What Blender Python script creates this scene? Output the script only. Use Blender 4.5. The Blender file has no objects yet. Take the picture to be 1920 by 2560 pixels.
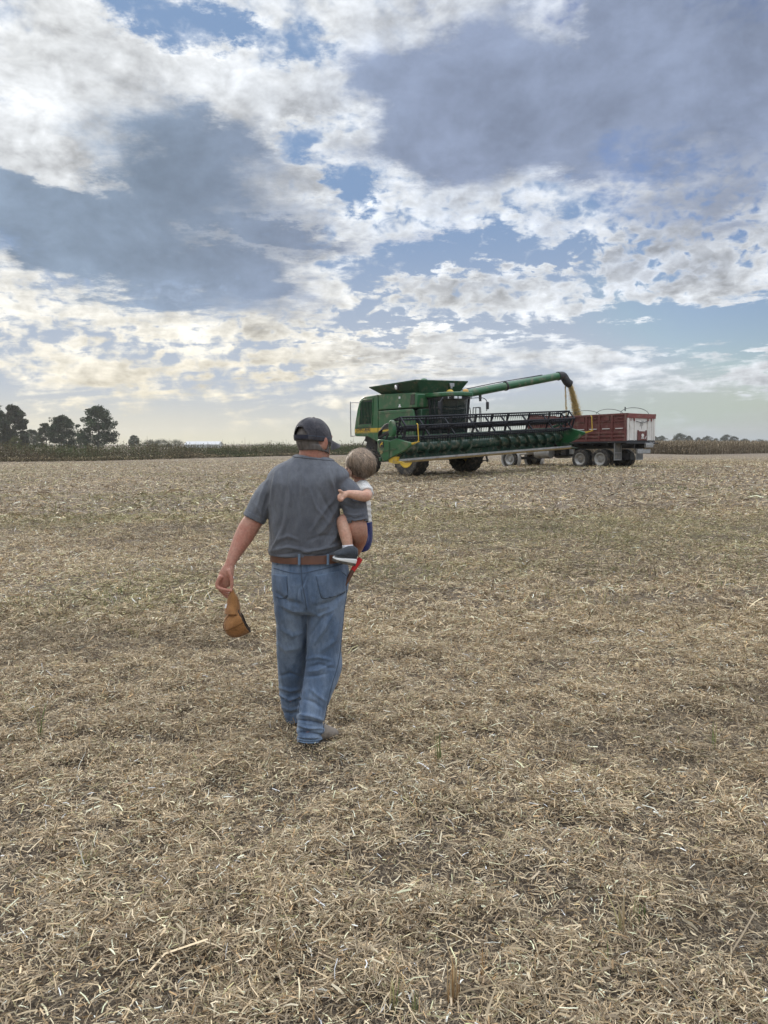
import bpy, bmesh, math, random
import numpy as np
from mathutils import Vector, Matrix
R = math.radians
random.seed(7)
rng = np.random.default_rng(7)
sc = bpy.context.scene
col = sc.collection

# ---------------------------------------------------------------- camera (a phone held at eye height)
CAM_H, F, PITCH = 1.68, 1923.0, math.atan(170 / 1923)
cp, sp = math.cos(PITCH), math.sin(PITCH)
cd = bpy.data.cameras.new('camera'); cam = bpy.data.objects.new('camera', cd); col.objects.link(cam)
cam.location = (0, 0, CAM_H); cam.rotation_euler = (math.pi / 2 - PITCH, 0, 0)
cd.sensor_fit = 'VERTICAL'; cd.sensor_height = 24; cd.lens = 24 * F / 2560
cd.clip_start = 0.05; cd.clip_end = 20000
sc.camera = cam

def P(px, py, Y):
    """world point at distance Y north of the photographer seen at photo position px, py"""
    u, v = (px - 960) / F, (1280 - py) / F
    k = Y / (cp + v * sp)
    return Vector((u * k, Y, CAM_H + (v * cp - sp) * k))

def proj(V):
    z = V[:, 2] - CAM_H
    dep = V[:, 1] * cp - z * sp
    return 960 + F * V[:, 0] / dep, 1280 - F * (V[:, 1] * sp + z * cp) / dep

# ---------------------------------------------------------------- numeric noise
def vnoise(x, y, seed=0):
    x = np.asarray(x, float); y = np.asarray(y, float)
    xi = np.floor(x).astype(np.int64); yi = np.floor(y).astype(np.int64)
    fx, fy = x - xi, y - yi
    fx = fx * fx * (3 - 2 * fx); fy = fy * fy * (3 - 2 * fy)
    def h(a, b):
        n = (a * 374761393 + b * 668265263 + seed * 974711) & 0x7fffffff
        n = ((n ^ (n >> 13)) * 1274126177) & 0x7fffffff
        n = ((n ^ (n >> 16)) * 668265263) & 0x7fffffff
        return ((n ^ (n >> 15)) & 0xffff) / 65535.0
    return (h(xi, yi) * (1 - fx) + h(xi + 1, yi) * fx) * (1 - fy) + (h(xi, yi + 1) * (1 - fx) + h(xi + 1, yi + 1) * fx) * fy

def fbm(x, y, oct=4, seed=0, gain=.5):
    s, a, t = 0, 1, 0
    for i in range(oct):
        s = s + a * vnoise(x * 2 ** i + 17.3 * i, y * 2 ** i - 9.1 * i, seed + i); t += a; a *= gain
    return s / t

def sstep(a, b, x):
    t = np.clip((np.asarray(x, float) - a) / (b - a), 0, 1)
    return t * t * (3 - 2 * t)

def terrain(x, y):
    x = np.asarray(x, float); y = np.asarray(y, float)
    sx = np.where(x > 12, 40, 11)
    z = .55 * np.exp(-((x - 12) / sx) ** 2 - ((y - 40) / 22) ** 2)
    z = z - .32 * sstep(4, 40, -x) * sstep(15, 75, y)
    return z

def bumps(x, y):
    return .05 * (fbm(x * .9, y * .9, 3, 3) - .5) + .06 * (fbm(x * 3.1, y * 3.1, 3, 11) - .5) + .045 * (fbm(x * 8.5, y * 8.5, 2, 15) - .5)

def ground_z(x, y): return float(terrain(x, y) + bumps(x, y))

def ground_hit(px, py):
    Y = 50.0
    for _ in range(60):
        p = P(px, py, 1.0); d = (p - Vector((0, 0, CAM_H)))
        Y = .5 * Y + .5 * (float(terrain(d.x * Y, Y)) - CAM_H) / d.z
    return Vector((d.x * Y, Y, float(terrain(d.x * Y, Y))))

# ---------------------------------------------------------------- mesh building
def catmull(pts, n):
    """pts: list of tuples (any length), n samples between neighbours"""
    A = np.array(pts, float); out = []
    for i in range(len(A) - 1):
        p0, p1, p2, p3 = A[max(i - 1, 0)], A[i], A[i + 1], A[min(i + 2, len(A) - 1)]
        for k in range(n):
            t = k / n
            out.append(.5 * ((2 * p1) + (-p0 + p2) * t + (2 * p0 - 5 * p1 + 4 * p2 - p3) * t * t + (-p0 + 3 * p1 - 3 * p2 + p3) * t ** 3))
    out.append(A[-1])
    return np.array(out)

class MB:
    def __init__(s): s.v = []; s.f = []; s.m = []; s.mi = 0; s.M = None
    def add(s, vs, fs):
        n = len(s.v)
        if s.M is not None: vs = [s.M @ Vector(v) for v in vs]
        s.v += [tuple(v) for v in vs]; s.f += [tuple(n + i for i in f) for f in fs]; s.m += [s.mi] * len(fs)
        return s
    def hexa(s, p):   # bottom 4 ccw, top 4 ccw
        return s.add(p, [(3, 2, 1, 0), (4, 5, 6, 7), (0, 1, 5, 4), (1, 2, 6, 5), (2, 3, 7, 6), (3, 0, 4, 7)])
    def box(s, c, d, rot=None):
        x, y, z = d[0] / 2, d[1] / 2, d[2] / 2
        p = [Vector(q) for q in ((-x, -y, -z), (x, -y, -z), (x, y, -z), (-x, y, -z), (-x, -y, z), (x, -y, z), (x, y, z), (-x, y, z))]
        if rot is not None: p = [rot @ q for q in p]
        return s.hexa([q + Vector(c) for q in p])
    def bar(s, a, b, w, h, up=(0, 0, 1)):
        a, b = Vector(a), Vector(b); t = (b - a).normalized(); u = Vector(up); sd = t.cross(u)
        if sd.length < 1e-4: sd = t.cross(Vector((1, 0, 0)))
        sd.normalize(); u = sd.cross(t); sd *= w / 2; u *= h / 2
        return s.hexa([a - sd - u, b - sd - u, b + sd - u, a + sd - u, a - sd + u, b - sd + u, b + sd + u, a + sd + u])
    def loft(s, rings, cap=True):
        n = len(rings[0]); vs = [v for r in rings for v in r]; fs = []
        for i in range(len(rings) - 1):
            for j in range(n):
                k = (j + 1) % n
                fs.append((i * n + j, i * n + k, (i + 1) * n + k, (i + 1) * n + j))
        if cap: fs += [tuple(range(n - 1, -1, -1)), tuple(range((len(rings) - 1) * n, len(rings) * n))]
        return s.add(vs, fs)
    def tube(s, pts, r, n=8, ry=None, side=None, cap=True):
        pts = [Vector(p) for p in pts]; rs = r if hasattr(r, '__len__') else [r] * len(pts)
        rys = rs if ry is None else (ry if hasattr(ry, '__len__') else [ry] * len(pts))
        rings = []; sd = Vector(side) if side is not None else None
        for i, p in enumerate(pts):
            t = (pts[min(i + 1, len(pts) - 1)] - pts[max(i - 1, 0)]).normalized()
            if sd is None: sd = t.orthogonal()
            q = (sd - t * sd.dot(t)); q = q.normalized() if q.length > 1e-5 else t.orthogonal().normalized()
            if side is None: sd = q
            b = t.cross(q)
            rings.append([p + q * (rs[i] * math.cos(2 * math.pi * k / n)) + b * (rys[i] * math.sin(2 * math.pi * k / n)) for k in range(n)])
        return s.loft(rings, cap)
    def lathe(s, prof, o, axis, n=24, cap=True):   # prof: (radius, height along axis)
        a = Vector(axis).normalized(); u = a.orthogonal().normalized(); w = a.cross(u); o = Vector(o)
        return s.loft([[o + a * h + (u * math.cos(2 * math.pi * k / n) + w * math.sin(2 * math.pi * k / n)) * max(r, 1e-4) for k in range(n)] for r, h in prof], cap)
    def prism(s, poly, fn, a, b):  # poly 2d, fn(u, v, w) -> point; from w = a to w = b
        n = len(poly); vs = [fn(u, v, a) for u, v in poly] + [fn(u, v, b) for u, v in poly]
        fs = [tuple(range(n)), tuple(range(2 * n - 1, n - 1, -1))] + [((i + 1) % n, i, n + i, n + (i + 1) % n) for i in range(n)]
        return s.add(vs, fs)
    def build(s, name, mats, parent=None, smooth=35, bevel=0, origin=(0, 0, 0), fix=True):
        V = np.array(s.v, float).reshape(-1, 3) - np.array(origin, float)
        me = bpy.data.meshes.new(name); me.from_pydata([tuple(v) for v in V], [], s.f)
        mats = mats if isinstance(mats, (list, tuple)) else [mats]
        for m in mats: me.materials.append(m)
        if len(mats) > 1: me.polygons.foreach_set('material_index', s.m)
        if fix:
            bm = bmesh.new(); bm.from_mesh(me); bmesh.ops.recalc_face_normals(bm, faces=bm.faces); bm.to_mesh(me); bm.free()
        return link(name, me, parent, smooth, bevel, origin)

def link(name, me, parent=None, smooth=35, bevel=0, origin=(0, 0, 0)):
    if smooth:
        me.polygons.foreach_set('use_smooth', [True] * len(me.polygons))
        if smooth < 180: me.set_sharp_from_angle(angle=R(smooth))
    o = bpy.data.objects.new(name, me); col.objects.link(o)
    if parent is not None: o.parent = parent
    else: o.location = origin
    if bevel:
        b = o.modifiers.new('bevel', 'BEVEL'); b.width = bevel; b.segments = 2; b.limit_method = 'ANGLE'; b.angle_limit = R(40)
    return o

def tag(o, label=None, cat=None, group=None, kind=None):
    if label: o['label'] = label
    if cat: o['category'] = cat
    if group: o['group'] = group
    if kind: o['kind'] = kind
    return o

def empty(name, loc, rot=(0, 0, 0)):
    o = bpy.data.objects.new(name, None); col.objects.link(o); o.location = loc; o.rotation_euler = rot; o.empty_display_size = .2
    return o

def bulk(name, V, Q, mat, C=None, parent=None, smooth=False):
    """big mesh straight from arrays; V n x 3, Q m x 4 (quads), C n x 3 colours of the things themselves"""
    me = bpy.data.meshes.new(name)
    n, m, k = len(V), len(Q), Q.shape[1]
    me.vertices.add(n); me.vertices.foreach_set('co', np.ascontiguousarray(V, np.float32).ravel())
    me.loops.add(m * k); me.loops.foreach_set('vertex_index', np.ascontiguousarray(Q, np.int32).ravel())
    me.polygons.add(m); me.polygons.foreach_set('loop_start', np.arange(0, m * k, k, dtype=np.int32))
    me.update(calc_edges=True)
    if C is not None:
        a = me.color_attributes.new('tint', 'FLOAT_COLOR', 'POINT')
        a.data.foreach_set('color', np.concatenate([C, np.ones((n, 1))], 1).astype(np.float32).ravel())
    if smooth: me.polygons.foreach_set('use_smooth', [True] * m)
    me.materials.append(mat)
    o = bpy.data.objects.new(name, me); col.objects.link(o)
    if parent is not None: o.parent = parent
    return o

# ---------------------------------------------------------------- materials
class NT:
    def __init__(s, nt): s.t = nt
    def n(s, typ, **kw):
        nd = s.t.nodes.new(typ)
        ins = kw.pop('i', {})
        for k, v in kw.items(): setattr(nd, k, v)
        for k, v in ins.items(): s.set(nd, k, v)
        return nd
    def set(s, nd, k, v):
        sk = nd.inputs[k]
        if isinstance(v, bpy.types.NodeSocket): s.t.links.new(v, sk)
        elif isinstance(v, bpy.types.Node): s.t.links.new(v.outputs[0], sk)
        else: sk.default_value = v
    def math(s, op, a, b=None, c=None, clamp=False):
        nd = s.n('ShaderNodeMath', operation=op, use_clamp=clamp)
        for k, v in enumerate((a, b, c)):
            if v is not None: s.set(nd, k, v)
        return nd.outputs[0]
    def ramp01(s, v, a, b, c=0.0, d=1.0, smooth=True):
        nd = s.n('ShaderNodeMapRange', interpolation_type='SMOOTHSTEP' if smooth else 'LINEAR')
        for k, x in zip(('Value', 'From Min', 'From Max', 'To Min', 'To Max'), (v, a, b, c, d)): s.set(nd, k, x)
        return nd.outputs[0]
    def mix(s, f, a, b, mode='MIX'):
        nd = s.n('ShaderNodeMix', data_type='RGBA', blend_type=mode)
        s.set(nd, 0, f); s.set(nd, 6, a); s.set(nd, 7, b)
        return nd.outputs[2]
    def noise(s, vec, scale, detail=4, rough=.55, dist=0):
        nd = s.n('ShaderNodeTexNoise', i={'Scale': scale, 'Detail': detail, 'Roughness': rough, 'Distortion': dist})
        if vec is not None: s.set(nd, 'Vector', vec)
        return nd.outputs[0]

def rgb(c): return (c[0], c[1], c[2], 1)

def M(name, c, rough=.5, metal=0, var=.2, scale=6, dirt=None, dirt_amt=.5, dirt_scale=3, bump=0, bscale=60, spec=.5, stretch=None, trans=0, coat=0, sheen=0):
    m = bpy.data.materials.new(name); m.use_nodes = True; t = NT(m.node_tree); b = m.node_tree.nodes['Principled BSDF']
    tc = t.n('ShaderNodeTexCoord').outputs['Object']
    if stretch: tc = t.n('ShaderNodeMapping', i={'Vector': tc, 'Scale': stretch}).outputs[0]
    n1 = t.noise(tc, scale, 5, .6)
    k = t.ramp01(n1, .3, .7, 1 - var, 1 + var, False)
    colr = t.mix(1.0, rgb(c), t.n('ShaderNodeCombineColor', i={0: k, 1: k, 2: k}).outputs[0], 'MULTIPLY')
    rg = t.ramp01(n1, .3, .7, max(rough - .08, .02), min(rough + .08, 1), False)
    if dirt:
        n2 = t.noise(tc, dirt_scale, 7, .65, .3)
        f = t.ramp01(n2, .62 - .35 * dirt_amt, .8 - .2 * dirt_amt, 0, .85)
        colr = t.mix(f, colr, rgb(dirt)); rg = t.mix(f, rg, (.9, .9, .9, 1))
    t.set(b, 'Base Color', colr); t.set(b, 'Roughness', rg)
    b.inputs['Metallic'].default_value = metal; b.inputs['Specular IOR Level'].default_value = spec
    if coat: b.inputs['Coat Weight'].default_value = coat; b.inputs['Coat Roughness'].default_value = .12
    if sheen: b.inputs['Sheen Weight'].default_value = sheen; b.inputs['Sheen Roughness'].default_value = .6
    if trans: b.inputs['Transmission Weight'].default_value = trans
    if bump:
        n3 = t.noise(tc, bscale, 4, .6)
        bp = t.n('ShaderNodeBump', i={'Strength': 1.0, 'Distance': bump, 'Height': n3}); t.set(b, 'Normal', bp)
    return m

def M_tint(name, rough=.8, trans=.25, spec=.3):
    """plant matter: each piece carries its own colour; thin pieces let light through"""
    m = bpy.data.materials.new(name); m.use_nodes = True; t = NT(m.node_tree); b = m.node_tree.nodes['Principled BSDF']
    a = t.n('ShaderNodeVertexColor', layer_name='tint').outputs[0]
    t.set(b, 'Base Color', a); b.inputs['Roughness'].default_value = rough; b.inputs['Specular IOR Level'].default_value = spec
    if trans:
        tr = t.n('ShaderNodeBsdfTranslucent', i={'Color': a}); mx = t.n('ShaderNodeMixShader', i={0: trans, 1: b, 2: tr})
        t.set(m.node_tree.nodes['Material Output'], 'Surface', mx)
    return m
Q_STRAW, HAZE = 1.0, True
# ---------------------------------------------------------------- sky, clouds and sun
SUN_AZ, SUN_EL = R(-33), R(24); FILL_GAIN, SKY = 2.3, .5   # azimuth from north (+Y), negative to the west
def build_sky():
    w = bpy.data.worlds.new('World'); sc.world = w; w.use_nodes = True
    nt = w.node_tree; nt.nodes.clear(); t = NT(nt)
    out = t.n('ShaderNodeOutputWorld')
    dirv = t.n('ShaderNodeTexCoord').outputs['Generated']
    sx = t.n('ShaderNodeSeparateXYZ', i={0: dirv}); X, Y, Z = sx.outputs
    el = t.math('ARCSINE', Z); az = t.math('ARCTAN2', X, Y)
    # cloud deck seen in perspective
    zz = t.math('ADD', t.math('MAXIMUM', Z, 0.0), .10)
    q = t.n('ShaderNodeCombineXYZ', i={0: t.math('DIVIDE', X, zz), 1: t.math('DIVIDE', Y, zz), 2: 0.0}).outputs[0]
    def moved(v, d): return t.n('ShaderNodeVectorMath', operation='ADD', i={0: v, 1: d}).outputs[0]
    # warp so that cloud outlines are ragged
    wn = t.n('ShaderNodeTexNoise', i={'Vector': q, 'Scale': 2.2, 'Detail': 9.0, 'Roughness': .68})
    wv = t.n('ShaderNodeVectorMath', operation='SUBTRACT', i={0: wn.outputs['Color'], 1: (.5, .5, .5)}).outputs[0]
    flat = t.n('ShaderNodeCombineXYZ', i={0: az, 1: el, 2: 0.0}).outputs[0]
    A = t.n('ShaderNodeVectorMath', operation='MULTIPLY_ADD', i={0: wv, 1: (.30, .17, 0), 2: flat}).outputs[0]
    def blobs(lst, start):
        acc = start
        for px, py, rx, ry, rot, wt in lst:
            d = (P(px, py, 1.0) - Vector((0, 0, CAM_H))).normalized()
            loc = (math.atan2(d.x, d.y), math.asin(d.z), 0)
            mp = t.n('ShaderNodeMapping', vector_type='TEXTURE', i={'Vector': A, 'Location': loc, 'Rotation': (0, 0, R(rot)), 'Scale': (rx / F, ry / F, 1)})
            g = t.n('ShaderNodeTexGradient', gradient_type='SPHERICAL', i={0: mp})
            s = t.ramp01(g.outputs['Fac'], 0, .75)
            acc = t.math('MULTIPLY_ADD', s, wt, acc)
        return acc
    iso = t.n('ShaderNodeVectorMath', operation='MULTIPLY', i={0: dirv, 1: (1, 1, 1.55)}).outputs[0]
    sd = Vector((math.sin(SUN_AZ), math.cos(SUN_AZ), .75))
    N1 = t.noise(iso, 5.0, 12, .60, .25)
    N1s = t.noise(moved(iso, tuple(sd * .035)), 5.0, 9, .60, .25)
    N2 = t.noise(iso, 19, 6, .54, .2)
    N2s = t.noise(moved(iso, tuple(sd * .010)), 19, 6, .54, .2)
    N3 = t.noise(t.n('ShaderNodeVectorMath', operation='MULTIPLY', i={0: q, 1: (.75, 1.0, 1)}).outputs[0], 3.3, 9, .62, .3)
    st4 = t.n('ShaderNodeCombineXYZ', i={0: t.math('MULTIPLY', az, 5.0), 1: t.math('MULTIPLY_ADD', az, -2.0, t.math('MULTIPLY', el, 34.0)), 2: 0.0}).outputs[0]
    N4 = t.noise(st4, 1.0, 8, .60, .35)
    streaks = t.math('MULTIPLY', t.ramp01(el, .015, .05), t.ramp01(el, .25, .15))
    lowband = t.ramp01(el, .26, .12)
    NW = t.noise(moved(iso, (5.1, 2.2, 0)), 2.6, 8, .58)
    N5 = t.noise(iso, 46, 5, .55, .4)
    # where there is cloud (photo positions turned into sky directions)
    high = t.ramp01(el, .13, .22, .04, .42)
    cover = blobs([
        (400, 15, 340, 62, -6, -.62), (620, 90, 160, 50, -20, -.30), (800, 130, 120, 75, -10, -.58), (745, 362, 150, 60, 10, -.68), (858, 468, 95, 75, 0, -.62),
        (1380, 40, 120, 60, 0, -.42), (1570, 345, 220, 60, 8, -.50), (1500, 445, 250, 55, 8, -.40), (1120, 655, 360, 62, 4, -.80), (1480, 525, 160, 45, 0, -.35), (80, 225, 110, 40, 0, -.35),
        (1640, 825, 660, 80, 3, -.80), (1040, 828, 400, 28, 2, -.50), (1450, 610, 200, 40, 12, -.3),
        (1350, 750, 950, 105, 5, .38), (1720, 600, 420, 150, 10, .20), (1200, 882, 640, 58, 0, .85), (280, 870, 900, 190, 0, .30), (100, 790, 420, 40, 0, .2), (1880, 915, 170, 60, 0, .45), (1450, 945, 420, 40, 0, .25),
        (560, 250, 380, 170, -20, .30), (150, 150, 380, 260, 0, .35), (1400, 240, 800, 300, 0, .35), (400, 520, 700, 330, -8, .45)], high)
    ripple = t.math('MAXIMUM', blobs([(1350, 720, 1000, 150, 6, 1.0), (1700, 590, 500, 170, 12, .9), (1000, 540, 520, 110, 0, .7), (350, 830, 900, 190, 0, .75)], .0), 0.0)
    C = t.math('ADD', cover, t.math('MULTIPLY_ADD', N1, 1.35, -.675))
    C = t.math('ADD', C, t.math('MULTIPLY_ADD', N2, 1.05, -.525))
    C = t.math('ADD', C, t.math('MULTIPLY_ADD', NW, .35, -.175))
    C = t.math('ADD', C, t.math('MULTIPLY', t.math('MULTIPLY_ADD', N5, 1.0, -.5), t.math('MULTIPLY_ADD', ripple, 2.3, .70)))
    C = t.math('ADD', C, t.math('MULTIPLY', t.math('MULTIPLY_ADD', N4, 3.2, -1.56), streaks))
    front = t.math('MAXIMUM', t.ramp01(el, .60, .9), t.ramp01(Y, .15, -.5, 0, .12))  # mask of the unseen sky, overhead and behind, that carries the added fill
    C = t.math('MULTIPLY_ADD', front, .35, C)  # extra cloud put into that unseen part to strengthen the fill
    alpha = t.ramp01(C, -.06, .62)
    soft = t.math('ADD', t.math('MULTIPLY_ADD', N1, 1.5, -.75), t.math('ADD', cover, t.math('MULTIPLY_ADD', NW, .8, -.4)))
    # where the cloud is thick and grey below
    thick = blobs([
        (335, 340, 330, 240, -10, .75), (560, 460, 380, 260, -5, .75), (150, 580, 430, 170, -16, 1.1), (460, 720, 460, 120, -8, .95), (740, 592, 320, 50, -3, .75), (650, 680, 300, 60, 0, .55), (1100, 615, 170, 45, 0, .55),
        (1330, 290, 580, 170, -4, 1.0), (1150, 250, 380, 220, 10, .55), (1760, 230, 460, 340, 0, .95), (1650, 60, 480, 220, 0, .55), (1050, 180, 280, 160, 0, .35), (1720, 495, 280, 60, 8, .35), (1000, 420, 260, 70, 10, .30),
        (110, 140, 360, 260, 0, -.70), (70, 395, 240, 60, -14, -.9), (270, 690, 150, 120, 30, -.55), (520, 140, 380, 120, -18, -.55), (690, 230, 290, 200, -30, -.60), (980, 70, 320, 120, 0, -.55), (1360, 70, 120, 90, 40, -.4), (985, 535, 430, 110, -4, -.45), (1680, 450, 280, 110, 10, -.35)], .0)
    T = t.math('ADD', thick, t.math('MULTIPLY_ADD', NW, .75, -.375))
    T = t.math('ADD', T, t.math('MULTIPLY_ADD', N1, .75, -.375))
    T = t.math('SUBTRACT', t.math('ADD', T, t.math('MULTIPLY_ADD', N2, .30, -.15)), t.math('MULTIPLY', streaks, .25))
    dark = t.ramp01(T, -.22, .95)
    # relief: side of each puff that faces the sun is brighter
    rel = t.math('ADD', t.math('MULTIPLY_ADD', N5, .30, -.15), t.math('MULTIPLY', t.math('SUBTRACT', N1, N1s), 2.4))
    rel = t.math('ADD', rel, t.math('MULTIPLY', t.math('SUBTRACT', N2, N2s), 2.2))
    rel = t.math('MULTIPLY', rel, t.math('SUBTRACT', 1.0, t.math('MULTIPLY', dark, .72)))
    c0 = t.ramp01(C, .25, 1.1, 1.10, .80)
    core = t.math('MULTIPLY_ADD', t.math('SUBTRACT', 1.12, c0), dark, c0)
    core = t.math('MULTIPLY', core, t.ramp01(NW, .3, .7, .93, 1.07))
    lum = t.math('MAXIMUM', t.math('MULTIPLY_ADD', rel, .75, core), .5)
    # added fill: unseen clouds overhead and behind are brightened to light field and people
    lum = t.math('MULTIPLY', lum, t.math('MULTIPLY_ADD', front, FILL_GAIN, 1.0))
    # nearness to the sun
    sv = (math.sin(SUN_AZ) * math.cos(SUN_EL), math.cos(SUN_AZ) * math.cos(SUN_EL), math.sin(SUN_EL))
    dt = t.n('ShaderNodeVectorMath', operation='DOT_PRODUCT', i={0: dirv, 1: sv}).outputs['Value']
    near = t.ramp01(dt, .80, .99)
    low = t.ramp01(el, .30, .03)
    warm = t.math('MULTIPLY', t.ramp01(az, .30, -.32), low)
    white = t.mix(warm, (.80, .835, .88, 1), (1.0, .89, .66, 1))
    white = t.mix(t.math('MULTIPLY', near, .5), white, (.95, .95, .92, 1))
    grey = t.mix(t.ramp01(az, .1, -.4), (.235, .285, .40, 1), (.235, .305, .405, 1))
    white = t.mix(t.math('MULTIPLY', t.math('MULTIPLY', t.ramp01(soft, .22, 1.0), t.math('MULTIPLY_ADD', streaks, -.50, .78)), t.math('MULTIPLY_ADD', near, -.75, 1.0)), white, t.mix(warm, (.44, .50, .61, 1), (.62, .58, .50, 1)))
    gk = t.math('MULTIPLY', t.ramp01(N1, .3, .72, .84, 1.22), t.ramp01(NW, .3, .7, .88, 1.12))
    grey = t.mix(1.0, grey, t.n('ShaderNodeCombineColor', i={0: gk, 1: gk, 2: gk}).outputs[0], 'MULTIPLY')
    cc = t.mix(dark, white, grey)
    lm = t.n('ShaderNodeCombineColor', i={0: lum, 1: lum, 2: lum}).outputs[0]
    cc = t.mix(1.0, cc, lm, 'MULTIPLY')
    # clear sky between
    sky = t.n('ShaderNodeTexSky', sky_type='NISHITA', sun_disc=False, sun_elevation=SUN_EL, sun_rotation=SUN_AZ, altitude=200, air_density=1.0, dust_density=1.2, ozone_density=2.0)
    hs = t.n('ShaderNodeHueSaturation', i={'Hue': .515, 'Saturation': 1.15, 'Color': sky.outputs[0]})
    cap_c = t.mix(t.ramp01(el, .06, .30), (5.0, 5.6, 6.5, 1), (2.3, 3.5, 5.6, 1))
    capped = t.mix(1.0, hs.outputs[0], cap_c, 'DARKEN')
    b1 = t.n('ShaderNodeBackground', i={'Color': capped, 'Strength': .05})
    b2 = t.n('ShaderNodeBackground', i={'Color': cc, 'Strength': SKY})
    # the deck thins out and fades into the hazy air over the horizon
    fade = t.ramp01(el, .005, .075)
    hz = t.mix(t.ramp01(az, .40, -.36), (.41, .48, .56, 1), (.88, .80, .58, 1))
    b3 = t.n('ShaderNodeBackground', i={'Color': hz, 'Strength': SKY})
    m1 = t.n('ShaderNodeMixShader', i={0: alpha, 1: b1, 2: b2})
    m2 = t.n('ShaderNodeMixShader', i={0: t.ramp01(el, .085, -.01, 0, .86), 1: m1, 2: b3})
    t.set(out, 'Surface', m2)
    sun = bpy.data.lights.new('sun', 'SUN'); sun.energy = .95; sun.angle = R(20); sun.color = (1, .93, .82)
    so = bpy.data.objects.new('sun', sun); col.objects.link(so)
    so.rotation_euler = Vector(sv).to_track_quat('Z', 'Y').to_euler()
build_sky()
sc.view_settings.view_transform = 'Standard'; sc.view_settings.look = 'None'
sc.view_settings.exposure = 1.0; sc.view_settings.gamma = 1
# ---------------------------------------------------------------- the harvested field
def field_material():
    m = bpy.data.materials.new('harvested_field'); m.use_nodes = True; t = NT(m.node_tree); b = m.node_tree.nodes['Principled BSDF']
    pos = t.n('ShaderNodeNewGeometry').outputs['Position']
    st = t.n('ShaderNodeMapping', i={'Vector': pos, 'Scale': (.45, 1, 1)}).outputs[0]
    st2 = t.n('ShaderNodeMapping', i={'Vector': pos, 'Scale': (.8, .55, 1), 'Rotation': (0, 0, .5)}).outputs[0]
    fine = t.noise(pos, 85, 7, .75); mid = t.noise(st2, 3.2, 8, .7); big = t.noise(st, .28, 6, .62); huge = t.noise(pos, .05, 4, .5)
    c = t.mix(t.ramp01(fine, .40, .64), (.05, .038, .029, 1), (.44, .37, .28, 1))
    c = t.mix(t.ramp01(mid, .40, .62, .75, 0), c, (.16, .125, .095, 1))
    c = t.mix(t.ramp01(mid, .52, .72, 0, .45), c, (.40, .33, .25, 1))
    c = t.mix(t.ramp01(big, .50, .66, 0, .5), c, (.19, .145, .105, 1))
    c = t.mix(t.ramp01(huge, .52, .70, 0, .35), c, (.30, .27, .15, 1))
    t.set(b, 'Base Color', c); b.inputs['Roughness'].default_value = .95; b.inputs['Specular IOR Level'].default_value = .15
    h = t.math('ADD', t.math('MULTIPLY', fine, .4), mid)
    bp = t.n('ShaderNodeBump', i={'Strength': 1.0, 'Distance': .06, 'Height': h}); t.set(b, 'Normal', bp)
    return m

def build_field():
    ys = [1.0]
    while ys[-1] < 4500: ys.append(ys[-1] + max(.035, .022 * ys[-1]))
    ys = np.array([-4000, -1200, -400, -120, -40, -15, -6, -2.5, -.5] + ys)
    xs = [0.0]
    while xs[-1] < 4500: xs.append(xs[-1] + max(.07, .045 * (xs[-1] - 3)))
    xs = np.array([-x for x in xs[:0:-1]] + xs)
    Xg, Yg = np.meshgrid(xs, ys)
    Z = terrain(Xg, Yg) + bumps(Xg, Yg) * np.clip(1.6 - np.hypot(Xg, Yg) / 60, 0, 1)
    Z -= .012 * (np.hypot(Xg, Yg) < 14)
    V = np.stack([Xg.ravel(), Yg.ravel(), Z.ravel()], 1)
    nx, ny = len(xs), len(ys)
    i = np.arange(ny - 1)[:, None] * nx + np.arange(nx - 1)[None]
    Q = np.stack([i, i + 1, i + nx + 1, i + nx], -1).reshape(-1, 4)
    tag(bulk('field', V, Q, field_material(), smooth=True), kind='structure')

# colour of the litter over the field: patches that belong to the ground itself
def patch(x, y):
    g = fbm(x * .16 + 3, y * .30, 4, 40)          # greenish regrowth drifts
    d = fbm(x * .7, y * 1.2 + 7, 4, 50)           # dark, soil showing through
    p = fbm(x * .3 + 9, y * .6, 4, 60)             # pale chaff
    return g, d, p

PAL = np.array([(.40, .315, .215), (.34, .275, .195), (.52, .44, .325), (.27, .22, .165), (.17, .125, .088), (.36, .245, .14), (.235, .215, .12), (.62, .55, .43)])
PW = np.array([.26, .20, .13, .16, .12, .05, .04, .04])

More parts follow.
